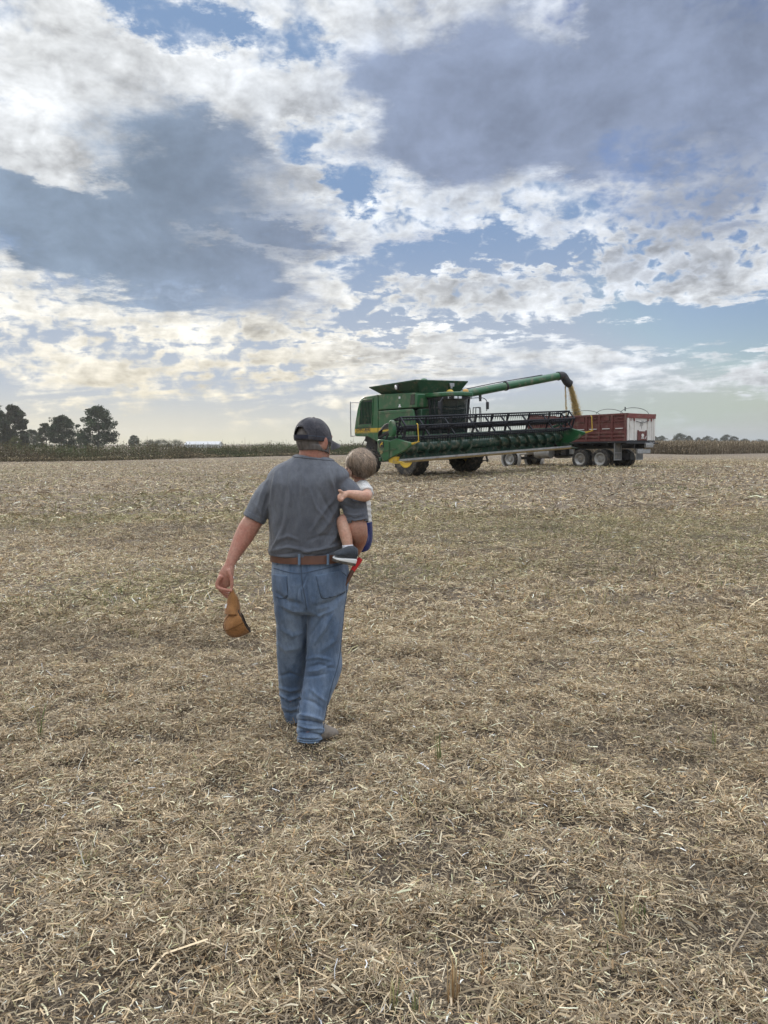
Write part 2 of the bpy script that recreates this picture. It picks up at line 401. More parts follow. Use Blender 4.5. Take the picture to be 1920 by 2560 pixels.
def straw_mesh(name, n, y0, y1, lmean, wid, lift, mat, seed, power=1.0):
    r = np.random.default_rng(seed)
    u = r.random(n * 2)
    y = (y0 ** (2 - power) + u * (y1 ** (2 - power) - y0 ** (2 - power))) ** (1 / (2 - power))
    x = (r.random(n * 2) * 2 - 1) * (.76 * y + 1.4)
    g, d, p = patch(x, y)
    cl = fbm(x * 5, y * 5, 3, 21)                   # clumping of the litter
    keep = r.random(n * 2) < np.clip(.20 + 1.9 * (cl - .32) - .4 * sstep(.58, .74, d), .30, 1)
    x, y, g, d, p, cl = (a[keep][:n] for a in (x, y, g, d, p, cl)); n = len(x)
    L = lmean * np.exp(r.normal(0, .45, n)); W = wid * np.exp(r.normal(0, .35, n))
    big = r.random(n) < .012; L = np.where(big, L * 2.6, L); W = np.where(big, W * 1.3, W)
    feet = np.minimum(np.hypot(x + .41, (y - 4.05) / 1.5), np.hypot(x + .52, (y - 4.45) / 1.5)) < .13; L = np.where(feet, L * .28, L)
    yaw = r.random(n) * 2 * np.pi
    pit = r.normal(0, .22, n); up = r.random(n) < .09; pit[up] = r.uniform(.4, 1.35, up.sum())
    roll = r.normal(0, .8, n)
    t = np.stack([np.cos(yaw) * np.cos(pit), np.sin(yaw) * np.cos(pit), np.sin(pit)], 1)
    s = np.stack([-np.sin(yaw), np.cos(yaw), np.zeros(n)], 1); b = np.cross(t, s)
    s2 = s * np.cos(roll)[:, None] + b * np.sin(roll)[:, None]; b2 = np.cross(t, s2)
    z = terrain(x, y) + bumps(x, y) + r.random(n) * lift * (.3 + 1.6 * np.clip(cl - .2, 0, 1)) + np.abs(np.sin(pit)) * L * .42
    fade = 1 - sstep(y0 + .6 * (y1 - y0), y1, y) if y1 > 30 else np.ones(n)
    L = L * (.35 + .65 * fade); W = W * (.35 + .65 * fade)
    c = np.stack([x, y, z], 1)
    bend = (r.normal(0, .075, n) * L)[:, None] * s + (np.abs(r.normal(0, .06, n)) * L)[:, None] * b
    h = (W / 2)[:, None] * s2; e = (L / 2)[:, None] * t
    tap = r.uniform(.45, 1, n)[:, None]
    V = np.stack([c - e - h * tap, c - e + h * tap, c + bend - h, c + bend + h, c + e - h * tap, c + e + h * tap], 1).reshape(-1, 3)
    k = np.arange(n)[:, None] * 6
    Q = np.concatenate([k + np.array([0, 2, 3, 1]), k + np.array([2, 4, 5, 3])], 0)
    ci = r.choice(len(PAL), n, p=PW)
    ol = np.clip(1.2 * np.exp(-((x - 3.5) / 5.5) ** 2 - ((y - 14.5) / 3.2) ** 2) + np.exp(-((x + 2.8) / 1.4) ** 2 - ((y - 8.6) / 1.3) ** 2) + .8 * np.exp(-((x - 7) / 2.5) ** 2 - ((y - 11) / 1.6) ** 2), 0, 1) * (fbm(x * 1.3, y * 1.3, 3, 71) + .1)
    ci = np.where((r.random(n) < np.maximum(2.4 * (g - .52), .85 * ol)), 6, ci)
    C = 1.22 * PAL[ci] * np.exp(r.normal(-.05, .36, n))[:, None]
    C *= (1 + .55 * (p - .5) - .22 * sstep(.5, .7, d))[:, None]
    C = C * np.array([1.01, .985, .90])
    C = np.repeat(np.clip(C, .02, .8), 6, 0)
    return tag(bulk(name, V, Q, mat, C), kind='stuff')

build_field()
M_straw = M_tint('straw', .75, .05, .3)
straw_mesh('straw_litter', int(900000 * Q_STRAW), 1.75, 7.5, .029, .0030, .052, M_straw, 101, .25)
straw_mesh('straw_litter', int(490000 * Q_STRAW), 6.5, 18, .050, .0056, .055, M_straw, 102, .7)
straw_mesh('straw_litter', int(400000 * Q_STRAW), 16, 110, .10, .016, .045, M_straw, 103, 1.15)
# ---------------------------------------------------------------- green regrowth and single plants standing in the straw
M_grass = M_tint('grass_blades', .6, .25, .3)
def blades(base, n, h, spread, r, cols, lean=.35, w=.005, seg=4):
    V, Q, C = [], [], []
    for i in range(n):
        a = r.uniform(0, 6.28); d = np.array([math.cos(a), math.sin(a), 0]); s = np.array([-math.sin(a), math.cos(a), 0]); b = np.array(base) + np.array([r.normal(0, spread * .7), r.normal(0, spread * .7), 0]); hh = h * r.uniform(.55, 1.1); ln = hh * abs(r.normal(0, lean)); k = len(V); c = np.array(cols[r.integers(len(cols))]) * math.exp(r.normal(0, .15))
        for j in range(seg + 1):
            u = j / seg; p = b + d * ln * u ** 1.8 + np.array([0, 0, hh * u * (1 - .25 * u * (ln / hh))]); ww = w * (1 - u ** 1.6) * .5 + .0004
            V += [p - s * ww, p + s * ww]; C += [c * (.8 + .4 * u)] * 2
        Q += [(k + 2 * j, k + 2 * j + 1, k + 2 * j + 3, k + 2 * j + 2) for j in range(seg)]
    return np.array(V), np.array(Q), np.array(C)

def near_ground(px, py):
    p = P(px, py, 1.0) - Vector((0, 0, CAM_H)); Y = 4.0
    for _ in range(40): Y = .5 * Y + .5 * (ground_z(p.x * Y, Y) - CAM_H) / p.z
    return Vector((p.x * Y, Y, ground_z(p.x * Y, Y)))

GRN = [(.13, .17, .06), (.17, .20, .08), (.10, .14, .05), (.24, .23, .11)]; PALE = [(.42, .36, .20), (.34, .30, .15), (.25, .26, .10)]; DRY = [(.46, .36, .22), (.38, .28, .16), (.52, .44, .30)]; ORG = [(.40, .25, .12), (.34, .21, .10), (.45, .32, .18)]
SPROUTS = [
    (100, 1850, .33, 7, .012, PALE + GRN, .22, 'tall thin weed with sparse leaves standing alone near the left edge'),
    (217, 2182, .13, 14, .012, GRN + PALE, .4, 'small green sprout with a yellow base in the left foreground'),
    (1098, 1912, .20, 9, .015, GRN, .15, 'upright pair of green blades right of the man\'s boots'),
    (1172, 2012, .26, 4, .008, DRY, .15, 'pale dry stalk standing up right of centre'),
    (985, 2525, .13, 8, .010, GRN + PALE, .15, 'short green shoot at the bottom edge, thickest of the pair'),
    (1033, 2545, .10, 5, .008, GRN, .12, 'thinner green shoot beside the thick one at the bottom edge'),
    (1782, 1868, .16, 6, .012, GRN + PALE, .18, 'yellow-green blades low on the far right of the field'),
    (1700, 1880, .13, 6, .012, GRN, .45, 'leaning green blades left of the yellow-green ones on the right'),
    (1562, 2340, .17, 16, .02, DRY + PALE, .3, 'dry tuft of cut stems in the right foreground'),
    (1600, 2300, .10, 14, .025, GRN, .4, 'fresh green tuft just behind the dry cut stems on the right'),
    (1132, 2500, .18, 14, .014, DRY + ORG, .12, 'cluster of upright dry stubs near the bottom centre'),
    (1208, 2455, .13, 4, .006, ORG, .1, 'single orange-brown stub right of the dry cluster'),
    (1275, 2470, .10, 7, .012, ORG + GRN, .3, 'orange stub with a green tip left of the bottom right corner'),
    (1520, 2410, .09, 9, .012, GRN + PALE, .25, 'little green blades below the dry tuft on the right'),
    (60, 1790, .12, 6, .012, PALE, .35, 'low yellowish weed by the left edge behind the tall one'),
    (330, 2010, .10, 9, .02, ORG + DRY, .4, 'rusty clump of stems in the left middle ground'),
    (700, 2390, .09, 22, .022, ORG + DRY, .5, 'brown heap of stems in the foreground left of centre'),
    (340, 1600, .13, 9, .016, PALE + GRN, .3, 'yellow-green grass tuft below the hanging brown cap'),
    (1350, 2010, .06, 8, .012, GRN, .5, 'tiny leafy seedling amid the straw right of the pale stalk'),
]
for k, (px, py, h, n, spr, cols, lean, lab) in enumerate(SPROUTS):
    r = np.random.default_rng(900 + k); b = near_ground(px, py)
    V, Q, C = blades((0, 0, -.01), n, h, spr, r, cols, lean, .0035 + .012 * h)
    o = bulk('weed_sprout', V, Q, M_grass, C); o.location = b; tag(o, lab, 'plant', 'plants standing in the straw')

def regrowth():
    r = np.random.default_rng(55); Vs, Qs, Cs = [], [], []; off = 0
    zones = [((1560, 1214), (1850, 1226), 1.1, 900, .07, GRN), ((1650, 1190), (1800, 1196), 1.0, 260, .06, GRN), ((1000, 1310), (1700, 1330), 1.6, 1500, .07, PALE + GRN), ((1500, 1420), (1900, 1440), 1.3, 900, .08, PALE + GRN), ((1300, 1500), (1560, 1510), .5, 420, .09, DRY + PALE), ((820, 1395), (1100, 1420), .7, 420, .07, PALE + GRN), ((300, 1470), (420, 1560), .7, 420, .09, PALE + GRN), ((1080, 1410), (1300, 1440), .6, 420, .08, DRY), ((0, 2030), (130, 2090), .12, 240, .04, GRN), ((300, 1960), (420, 1985), .15, 160, .04, GRN), ((1390, 2105), (1450, 2115), .06, 90, .04, GRN)]
    for a, b, wd, n, h, cols in zones:
        A, B = near_ground(*a), near_ground(*b)
        for i in range(n // 3):
            u = r.random(); x = A.x + (B.x - A.x) * u + r.normal(0, wd * .3); y = A.y + (B.y - A.y) * u + r.normal(0, wd)
            if fbm(x * .8, y * .8, 2, 91) < .42: continue
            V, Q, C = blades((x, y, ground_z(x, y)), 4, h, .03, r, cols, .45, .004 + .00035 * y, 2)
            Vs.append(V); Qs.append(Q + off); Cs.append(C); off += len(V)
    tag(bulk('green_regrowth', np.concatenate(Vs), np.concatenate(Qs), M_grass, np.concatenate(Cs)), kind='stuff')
regrowth()
# ---------------------------------------------------------------- combine harvester
def text_mesh(name, txt, size, mat, parent, M_, depth=.004, font_scale=(1, 1)):
    cu = bpy.data.curves.new(name, 'FONT'); cu.body = txt; cu.size = size; cu.extrude = depth; cu.align_x = 'CENTER'; cu.align_y = 'CENTER'
    cu.offset = .012 * size
    o = bpy.data.objects.new(name + '_src', cu); col.objects.link(o)
    bpy.context.view_layer.update()
    me = bpy.data.meshes.new_from_object(o.evaluated_get(bpy.context.evaluated_depsgraph_get()))
    bpy.data.objects.remove(o); bpy.data.curves.remove(cu)
    me.name = name; me.materials.clear(); me.materials.append(mat)
    me.transform(M_ @ Matrix.Diagonal((font_scale[0], font_scale[1], 1, 1)))
    return link(name, me, parent, 0)

G = M('green_paint', (.013, .098, .032), .36, var=.10, scale=3, dirt=(.20, .17, .12), dirt_amt=.42, dirt_scale=2.2, coat=.25)
GD = M('dark_green_paint', (.008, .055, .022), .5, var=.15, scale=3, dirt=(.16, .13, .09), dirt_amt=.4)
GH = M('header_green', (.005, .040, .021), .5, var=.15, scale=2, dirt=(.22, .19, .13), dirt_amt=.45, dirt_scale=4)
YL = M('yellow_paint', (.55, .36, .03), .45, var=.12, dirt=(.25, .19, .1), dirt_amt=.3)
BK = M('black_steel', (.022, .022, .026), .55, var=.3, dirt=(.12, .10, .075), dirt_amt=.3)
RB = M('reel_black', (.007, .008, .014), .55, var=.3, dirt=(.06, .05, .045), dirt_amt=.15, spec=.3)
TY = M('tyre_rubber', (.024, .023, .022), .85, var=.3, scale=10, dirt=(.16, .13, .095), dirt_amt=.5, dirt_scale=5)
ST = M('worn_steel', (.42, .42, .43), .38, metal=.8, var=.25, dirt=(.2, .16, .11), dirt_amt=.3)
LN = M('lamp_lens', (.75, .76, .78), .2, var=.05)
AM = M('amber_plastic', (.62, .36, .10), .35, var=.1)
TN = M('tan_guards', (.36, .26, .12), .6, var=.4, scale=14)
def glass_mat(name, c, a):
    m = bpy.data.materials.new(name); m.use_nodes = True; b = m.node_tree.nodes['Principled BSDF']
    b.inputs['Base Color'].default_value = rgb(c); b.inputs['Roughness'].default_value = .04; b.inputs['Alpha'].default_value = a
    b.inputs['Specular IOR Level'].default_value = .6
    return m
GL = glass_mat('tinted_glass', (.018, .028, .027), .80)

def tyre(name, parent, c, r, w, rim_r, rim_mat, lugs, out):
    """wheel turning about the local y axis, dished side towards out = -1 / +1"""
    m = MB(); c = Vector(c); ax = (0, 1, 0); h = w / 2
    m.lathe([(rim_r, -h * .8), (rim_r + (r - rim_r) * .35, -h * .98), (r - .10, -h), (r - .035, -h * .86), (r - .02, -h * .4), (r - .015, 0), (r - .02, h * .4), (r - .035, h * .86), (r - .10, h), (rim_r + (r - rim_r) * .35, h * .98), (rim_r, h * .8), (rim_r, -h * .8)], c, ax, 40, cap=False)
    for k in range(lugs):
        for sgn in (-1, 1):
            a0 = 2 * math.pi * (k + (.5 if sgn > 0 else 0)) / lugs; pts = []
            for u in (0.04, .35, .7, 1.0):
                a = a0 + sgn * 0 + u * .30; rr = r - (.03 if u < .9 else .07)
                pts.append((a, rr, sgn * u * h * .98))
            for (a1, r1, y1), (a2, r2, y2) in zip(pts, pts[1:]):
                wd = .055 / r; vs = []
                for (a, rr, y) in ((a1, r1, y1), (a2, r2, y2)):
                    for da, dr in ((-wd, -.02), (wd, -.02), (wd * .7, .045), (-wd * .7, .045)):
                        vs.append(c + Vector((math.cos(a + da) * (rr + dr), y, math.sin(a + da) * (rr + dr))))
                m.add(vs, [(0, 1, 2, 3), (7, 6, 5, 4), (0, 4, 5, 1), (1, 5, 6, 2), (2, 6, 7, 3), (3, 7, 4, 0)])
    t = m.build(name, TY, parent, 40)
    d = MB(); o = out
    d.lathe([(rim_r + .02, o * h * .86), (rim_r + .025, o * h * .92), (rim_r - .02, o * h * .90), (rim_r - .05, o * h * .55), (rim_r * .62, o * h * .25), (rim_r * .58, o * h * .32), (rim_r * .30, o * h * .34), (rim_r * .28, o * h * .62), (.01, o * h * .64)], c, ax, 32, cap=False)
    for k in range(8):
        a = k * math.pi / 4
        d.lathe([(.022, o * h * .33), (.022, o * h * .42), (.001, o * h * .42)], c + Vector((math.cos(a), 0, math.sin(a))) * rim_r * .44, ax, 6, cap=False)
    d.build('rim', rim_mat, t, 40)
    return t

def tube_obj(name, pts, r, mat, parent, n=8, smooth_n=0):
    m = MB(); pp = [tuple(p) for p in (catmull(pts, smooth_n) if smooth_n else pts)]
    m.tube(pp, r, n); return m.build(name, mat, parent, 60)

def build_combine():
    ROLL = R(1.6)
    root = empty('combine_harvester', (2.62, 36.5, .265))
    root.rotation_euler = (Matrix.Rotation(math.atan2(-.79, .615), 4, 'Z') @ Matrix.Rotation(ROLL, 4, 'X')).to_euler()
    tag(root, 'green combine harvester with a wide header, unloading grain over the red truck', 'combine harvester')
    side = lambda u, v, w: (u, w, v)
    # rear hood
    m = MB(); hood = [(-2.72, 1.5), (-3.2, 1.68), (-3.6, 1.82), (-4.6, 1.84), (-4.72, 1.92), (-4.72, 2.2), (-4.62, 2.6), (-4.42, 3.2), (-4.22, 3.6), (-4.05, 3.74), (-3.8, 3.80), (-2.72, 3.84)]
    m.prism(hood, side, -1.5, 1.5); h = m.build('rear_hood', G, root, 30, .05)
    # vented screen on the hood side: dark recess and slats
    for s in (-1, 1):
        m = MB(); pl = [(-4.22, 2.44), (-3.26, 2.44), (-3.16, 3.60), (-3.86, 3.56), (-4.0, 3.5)]
        m.prism(pl, side, s * 1.502, s * 1.512); g = m.build('vent_screen', BK, root, 30)
        m = MB()
        for k in range(8):
            x0 = -4.16 + k * .122; x1 = -4.02 + k * .118
            top = 3.46 if k == 0 else 3.54
            m.bar((x0, s * 1.53, 2.47), (x1 - .04 * (k == 0), s * 1.53, top), .035, .045, (0, 1, 0))
        m.build('vent_slats', GD, g, 30)
        f = MB(); fr = [(-4.3, 2.38), (-3.2, 2.38), (-3.08, 3.66), (-3.88, 3.63), (-4.06, 3.55)]
        for a, b in zip(fr, fr[1:] + fr[:1]): f.bar((a[0], s * 1.515, a[1]), (b[0], s * 1.515, b[1]), .06, .05, (0, 1, 0))
        f.build('vent_frame', G, g, 30, .012)
    # stripe with the maker's lettering
    m = MB(); m.prism([(-4.66, 2.03), (-2.76, 2.05), (-2.76, 2.24), (-4.64, 2.22)], side, -1.506, -1.500); m.prism([(-2.68, 2.05), (-1.72, 2.07), (-1.5, 2.26), (-2.68, 2.24)], side, -1.522, -1.512)
    sp_ = m.build('yellow_stripe', YL, root, 0)
    text_mesh('lettering', 'JOHN DEERE', .29, BK, sp_, Matrix.Translation((-3.93, -1.510, 2.17)) @ Matrix.Rotation(R(90), 4, 'X'), .003, (.72, 1.0))
    m = MB(); m.prism([(-4.66, 1.99), (-2.76, 2.01), (-2.76, 2.026), (-4.66, 2.006)], side, -1.506, -1.5); m.build('pinstripe', YL, root, 0)
    # grain tank walls and the panels below
    m = MB(); m.prism([(-2.66, 3.10), (.24, 3.12), (.24, 3.72), (.1, 3.80), (-2.66, 3.86)], side, -1.5, 1.5); m.build('grain_tank', G, root, 30, .04)
    for s in (-1, 1):
        m = MB(); m.prism([(-2.66, 1.52), (-1.9, 1.42), (-.4, 1.5), (.04, 1.75), (.10, 2.4), (-.02, 3.0), (-.12, 3.07), (-2.66, 3.05)], side, s * 1.42, s * 1.51)
        sd_ = m.build('side_shield', G, root, 30, .03)
        m = MB(); m.bar((-2.6, s * 1.515, 2.90), (-.18, s * 1.515, 2.93), .02, .02, (0, s, 0)); m.bar((-2.6, s * 1.515, 2.34), (-.02, s * 1.515, 2.36), .012, .03, (0, s, 0)); m.build('panel_crease', GD, sd_, 30)
    m = MB(); m.box((.20, 0, 2.4), (.30, 2.7, 1.3)); m.build('tank_front_wall', GD, root, 30, .03)
    m = MB(); m.box((-1.2, 0, 2.2), (3.0, 2.7, 1.6)); m.build('machine_core', BK, root, 30)
    # service window on the tank corner
    m = MB(); m.prism([(-.26, 3.26), (.08, 3.26), (.08, 3.72), (-.20, 3.72)], side, -1.512, -1.503); m.build('tank_window', GL, root, 0)
    m = MB(); m.box((-1.02, -1.508, 3.62), (.12, .008, .10)); m.build('warning_decal', LN, root, 0)
    m = MB(); m.box((-1.02, -1.508, 3.26), (.10, .008, .10)); m.box((-1.02, -1.508, 3.20), (.2, .008, .05)); m.build('warning_decal', LN, root, 0)
    # flared tank extension
    b0 = [(-2.55, -1.2), (.1, -1.2), (.1, 1.2), (-2.55, 1.2)]; t0 = [(-3.05, -1.72), (.32, -1.62), (.32, 1.62), (-3.05, 1.72)]
    zt = (4.20, 4.34, 4.34, 4.20); m = MB()
    for i in range(4):
        j = (i + 1) % 4
        a, b, c, d = Vector((*b0[i], 3.80)), Vector((*b0[j], 3.80)), Vector((*t0[j], zt[j])), Vector((*t0[i], zt[i]))
        n = (b - a).cross(d - a).normalized() * .025
        m.hexa([a - n, b - n, b + n, a + n, d - n, c - n, c + n, d + n])
        m.bar(d, c, .05, .05)
    ex = m.build('tank_extension', GD, root, 30)
    m = MB(); m.lathe([(.24, 0), (.22, .14), (.14, .24), (.01, .28)], (-1.0, 0, 4.28), (0, 0, 1), 20); m.build('loading_auger_cover', G, root, 60)
    m = MB(); m.lathe([(.13, 0), (.15, .08), (.12, .10)], (-.95, -1.66, 4.1), (-.1, -1, -.15), 18); w = m.build('work_light', BK, root, 50)
    m = MB(); m.lathe([(.105, 0), (.07, .03), (.01, .04)], Vector((-.95, -1.66, 4.1)) + Vector((-.1, -1, -.15)).normalized() * .10, (-.1, -1, -.15), 18); m.build('lens', LN, w, 50)
    m = MB(); m.box((.36, .55, 4.16), (.06, .28, .16)); m.box((.40, .48, 4.06), (.05, .12, .14)); m.build('tank_sensor', ST, root, 30, .01)
    # cab
    zc0, zc1 = 1.78, 3.52
    def cabring(z, fx, hw, bx): return [(bx, -hw, z), (fx - .22, -hw, z), (fx, -hw * .62, z), (fx + .08, 0, z), (fx, hw * .62, z), (fx - .22, hw, z), (bx, hw, z)]
    m = MB(); r0 = cabring(zc0, 1.22, .80, .36); r1 = cabring(zc1, 1.40, .86, .36)
    m.loft([[Vector(p) for p in r0], [Vector(p) for p in r1]], True); m.build('cab_glass', GL, root, 20)
    m = MB()
    for i in (0, 1, 5, 6): m.bar(r0[i], r1[i], .09, .09, (1, 0, 0))
    for ring in (r0, r1):
        for a, b in zip(ring, ring[1:] + ring[:1]): m.bar(a, b, .08, .10)
    m.bar(Vector(r0[0]).lerp(Vector(r0[1]), .52), Vector(r1[0]).lerp(Vector(r1[1]), .42), .05, .05, (0, 1, 0))
    m.build('cab_frame', BK, root, 30, .012)
    m = MB(); m.box((.85, 0, 1.70), (1.1, 1.66, .16)); m.build('cab_floor', GD, root, 30, .02)
    m = MB(); m.box((.62, .0, 2.25), (.48, .5, .14)); m.box((.42, 0, 2.62), (.14, .48, .7)); m.box((.40, 0, 3.02), (.10, .28, .18)); m.build('operator_seat', BK, root, 30, .04)
    m = MB(); m.tube([(1.05, 0, 1.8), (.95, 0, 2.35), (.9, 0, 2.5)], .035); m.lathe([(.19, 0), (.21, .02), (.19, .04)], (.9, 0, 2.5), (-.5, 0, 1), 20); m.build('steering_wheel', BK, root, 40)
    m = MB(); rf = [(.02, -1.0), (1.30, -1.0), (1.56, -.72), (1.62, 0), (1.56, .72), (1.30, 1.0), (.02, 1.0)]
    m.prism(rf, lambda u, v, w: (u, v, w + .03 * (1 - (v / 1.0) ** 2)), 3.56, 3.76); rfo = m.build('cab_roof', G, root, 30, .05)
    m = MB(); m.prism([(.2, -.9), (1.3, -.9), (1.48, -.66), (1.53, 0), (1.48, .66), (1.3, .9), (.2, .9)], lambda u, v, w: (u, v, w), 3.47, 3.56); m.build('roof_lining', BK, rfo, 30)
    for y in (-.62, -.34, -.08, .62, .84):
        m = MB(); m.box((1.56 - .12 * (abs(y) > .5), y, 3.52), (.06, .18, .11)); m.build('cab_light', LN, rfo, 30, .012)
    m = MB(); m.lathe([(.13, 0), (.14, .06), (.11, .14), (.02, .17)], (1.1, .72, 3.78), (0, 0, 1), 20); m.build('roof_beacon', AM, rfo, 60)
    m = MB(); m.lathe([(.16, 0), (.17, .05), (.10, .12), (.01, .13)], (.6, .2, 3.8), (0, 0, 1), 20); m.build('receiver_dome', YL, rfo, 60)
    # mirror arms
    for s in (-1, 1):
        tube_obj('mirror_arm', [(1.2, s * .9, 3.5), (1.7, s * 1.25, 3.5), (1.75, s * 1.5, 3.25), (1.72, s * 1.45, 2.9)], .018, BK, root, 6, 4)
        m = MB(); m.box((1.74, s * 1.5, 3.15), (.06, .16, .34)); m.build('mirror', BK, root, 30, .02)
    # platform on the left, railings and ladder
    m = MB(); m.box((.75, 1.22, 1.74), (1.2, .72, .06)); m.build('platform', GD, root, 30, .01)
    for x in (.25, .95): tube_obj('railing', [(x, 1.52, 1.76), (x, 1.52, 2.95), (x + .06, 1.52, 3.08), (x + .26, 1.52, 3.08), (x + .33, 1.52, 2.95), (x + .38, 1.52, 1.76)], .02, BK, root, 6, 4)
    tube_obj('railing', [(1.35, .95, 1.76), (1.35, .95, 2.95), (1.37, 1.02, 3.06), (1.37, 1.3, 3.06), (1.35, 1.38, 2.9), (1.35, 1.4, 1.76)], .02, BK, root, 6, 4)
    m = MB()
    for x in (.75, 1.25): m.bar((x, 1.62, 1.7), (x, 1.98, .52), .05, .08)
    for k in range(5): f = k / 4; m.box((1.0, 1.64 + .32 * f, 1.6 - 1.02 * f), (.5, .16, .04))
    m.build('ladder', BK, root, 30)
    # rear guard rail, wires, chopper under the hood
    tube_obj('rear_rail', [(-4.2, -1.46, 3.52), (-4.95, -1.46, 3.55), (-5.05, -1.46, 3.46), (-5.08, -1.46, 2.0), (-5.02, -1.46, 1.86), (-4.62, -1.46, 1.88)], .025, ST, root, 8, 4)
    tube_obj('tail_hose', [(-3.9, -1.3, 1.85), (-4.2, -1.35, 1.5), (-4.35, -1.3, 1.2), (-4.28, -1.2, .95)], .02, BK, root, 6, 5)
    m = MB(); m.box((-3.85, 0, 1.66), (.9, 2.3, .3), Matrix.Rotation(R(8), 3, 'Y')); m.lathe([(.45, -.9), (.45, -.5), (.1, -.5)], (-4.1, -.0, 1.35), (0, 1, 0), 20); m.lathe([(.45, .9), (.45, .5), (.1, .5)], (-4.1, 0, 1.35), (0, 1, 0), 20); m.build('straw_chopper', BK, root, 30, .02)
    # chassis and axles
    m = MB(); m.prism([(-3.3, 1.1), (-2.6, .8), (.9, .7), (1.3, 1.2), (.4, 1.75), (-3.0, 1.75)], side, -1.02, 1.02); m.build('chassis', GD, root, 30, .02)
    m = MB(); m.box((0, 0, .92), (.42, 2.9, .42)); m.box((-3.45, 0, .68), (.28, 2.5, .28)); m.bar((-3.45, 0, .7), (-2.9, 0, 1.3), .5, .3); m.build('axles', GD, root, 30, .02)
    m = MB(); m.bar((-2.7, -1.2, 1.5), (-3.2, -1.25, .85), .12, .14); m.box((-2.85, -1.1, 1.0), (.4, .5, .5)); m.box((-1.3, -1.15, 1.15), (1.3, .5, .5)); m.box((-1.3, 1.15, 1.15), (1.3, .5, .5)); m.build('drive_housing', BK, root, 30, .03)
    tyre('front_tyre', root, (0, -1.72, .93), .95, .74, .52, YL, 20, -1); tyre('front_tyre', root, (0, 1.72, .93), .95, .74, .52, YL, 20, 1)
    tyre('rear_tyre', root, (-3.45, -1.5, .64), .66, .46, .34, YL, 18, -1); tyre('rear_tyre', root, (-3.45, 1.5, .64), .66, .46, .34, YL, 18, 1)
    # unloading auger, swung out to the left
    Wm = root.rotation_euler.to_matrix(); L0 = Vector(root.location)
    loc = lambda w: Wm.inverted() @ (Vector(w) - L0)
    a0, a1 = loc((3.5, 37.8, 4.02)), loc((9.28, 41.2, 5.27)); tip = loc((9.93, 41.5, 4.86))
    dr = (a1 - a0).normalized()
    m = MB(); m.tube([a0 - dr * .3, a0, a1], [.22, .20, .20], 20); au = m.build('unloading_auger', G, root, 60)
    m = MB(); m.tube([tuple(p) for p in catmull([a1 - dr * .05, a1 + dr * .12, a1 + dr * .32 + Vector((0, 0, -.08)), tip.lerp(a1, .3), tip], 4)], .215, 20, cap=False); m.build('spout', BK, au, 60)
    m = MB(); m.tube([a0 + dr * .2 + Vector((0, 0, .23)), a0 + dr * 2.6 + Vector((0, 0, .26)), a0 + dr * 5.6 + Vector((0, 0, .22))], .022, 6); m.lathe([(.235, 0), (.235, .08)], a0 + dr * 3.1, dr, 20); m.lathe([(.235, 0), (.235, .06)], a1 - dr * .1, dr, 20)
    m.build('auger_clamp', BK, au, 40)
    m = MB(); q = a0 + dr * 1.5; m.box(q + Vector((0, 0, -.30)), (.10, .10, .22)); m.lathe([(.07, 0), (.05, .09)], q + Vector((0, 0, -.5)), (0, 0, 1), 12); m.build('auger_light', BK, au, 30)
    m = MB(); m.lathe([(.30, -.5), (.30, .25), (.2, .35)], a0 - dr * .1, (0, 0, 1), 18); m.build('auger_elbow', GD, au, 50)
    # feeder house
    m = MB(); m.hexa([(.9, -.7, 1.05), (2.6, -.7, .98), (2.6, .7, .98), (.9, .7, 1.05), (.9, -.7, 1.85), (2.5, -.7, 1.62), (2.5, .7, 1.62), (.9, .7, 1.85)]); m.build('feeder_house', GD, root, 30, .03)
    # ------------------------------------------------------------ header with reel
    HM = Matrix.Translation((2.5, 0, 1.3)) @ Matrix.Rotation(R(1.25), 4, 'X') @ Matrix.Translation((-2.5, 0, -1.3))
    def mb(): m = MB(); m.M = HM; return m
    W = 5.3
    m = mb(); m.prism([(2.36, 1.86), (2.42, 1.3), (2.52, 1.04), (2.85, 1.0), (3.5, 1.03), (3.5, 1.005), (2.8, .965), (2.45, 1.0), (2.36, 1.26), (2.30, 1.86)], side, -W, W)
    hd = m.build('header', GH, root, 30)
    m = mb(); m.box((2.34, 0, 1.88), (.16, 2 * W, .14)); m.box((2.30, 0, 1.06), (.16, 2 * W, .16))
    for k in range(9): m.box((2.25, -W + .3 + k * (2 * W - .6) / 8, 1.45), (.06, .1, .9))
    m.build('back_beam', GD, hd, 30, .01)
    m = mb(); m.lathe([(.20, -W + .08), (.20, W - .08)], (2.86, 0, 1.46), (0, 1, 0), 24)
    n, turns = 460, 17; prev = None
    for k in range(n + 1):
        y = -W + .1 + k * (2 * W - .2) / n
        if abs(y) < .62: prev = None; continue
        a = (1 if y < 0 else -1) * 2 * math.pi * turns * k / n
        p = [Vector((2.86 + math.cos(a) * r_, y, 1.46 + math.sin(a) * r_)) for r_ in (.19, .335)]
        if prev: m.add([prev[0], prev[1], p[1], p[0]], [(0, 1, 2, 3)])
        prev = p
    for k in range(14):
        a = k * 2.4; m.tube([(2.86, -.55 + k * .085, 1.46), (2.86 + .36 * math.cos(a), -.55 + k * .085, 1.46 + .36 * math.sin(a))], .012, 5)
    m.build('cross_auger', GH, hd, 40)
    # knife: pale bar with a row of guards
    m = mb(); m.bar((3.53, -W, 1.04), (3.53, W, 1.04), .05, .075, (0, 0, 1)); m.build('cutter_bar', ST, hd, 30)
    m = mb()
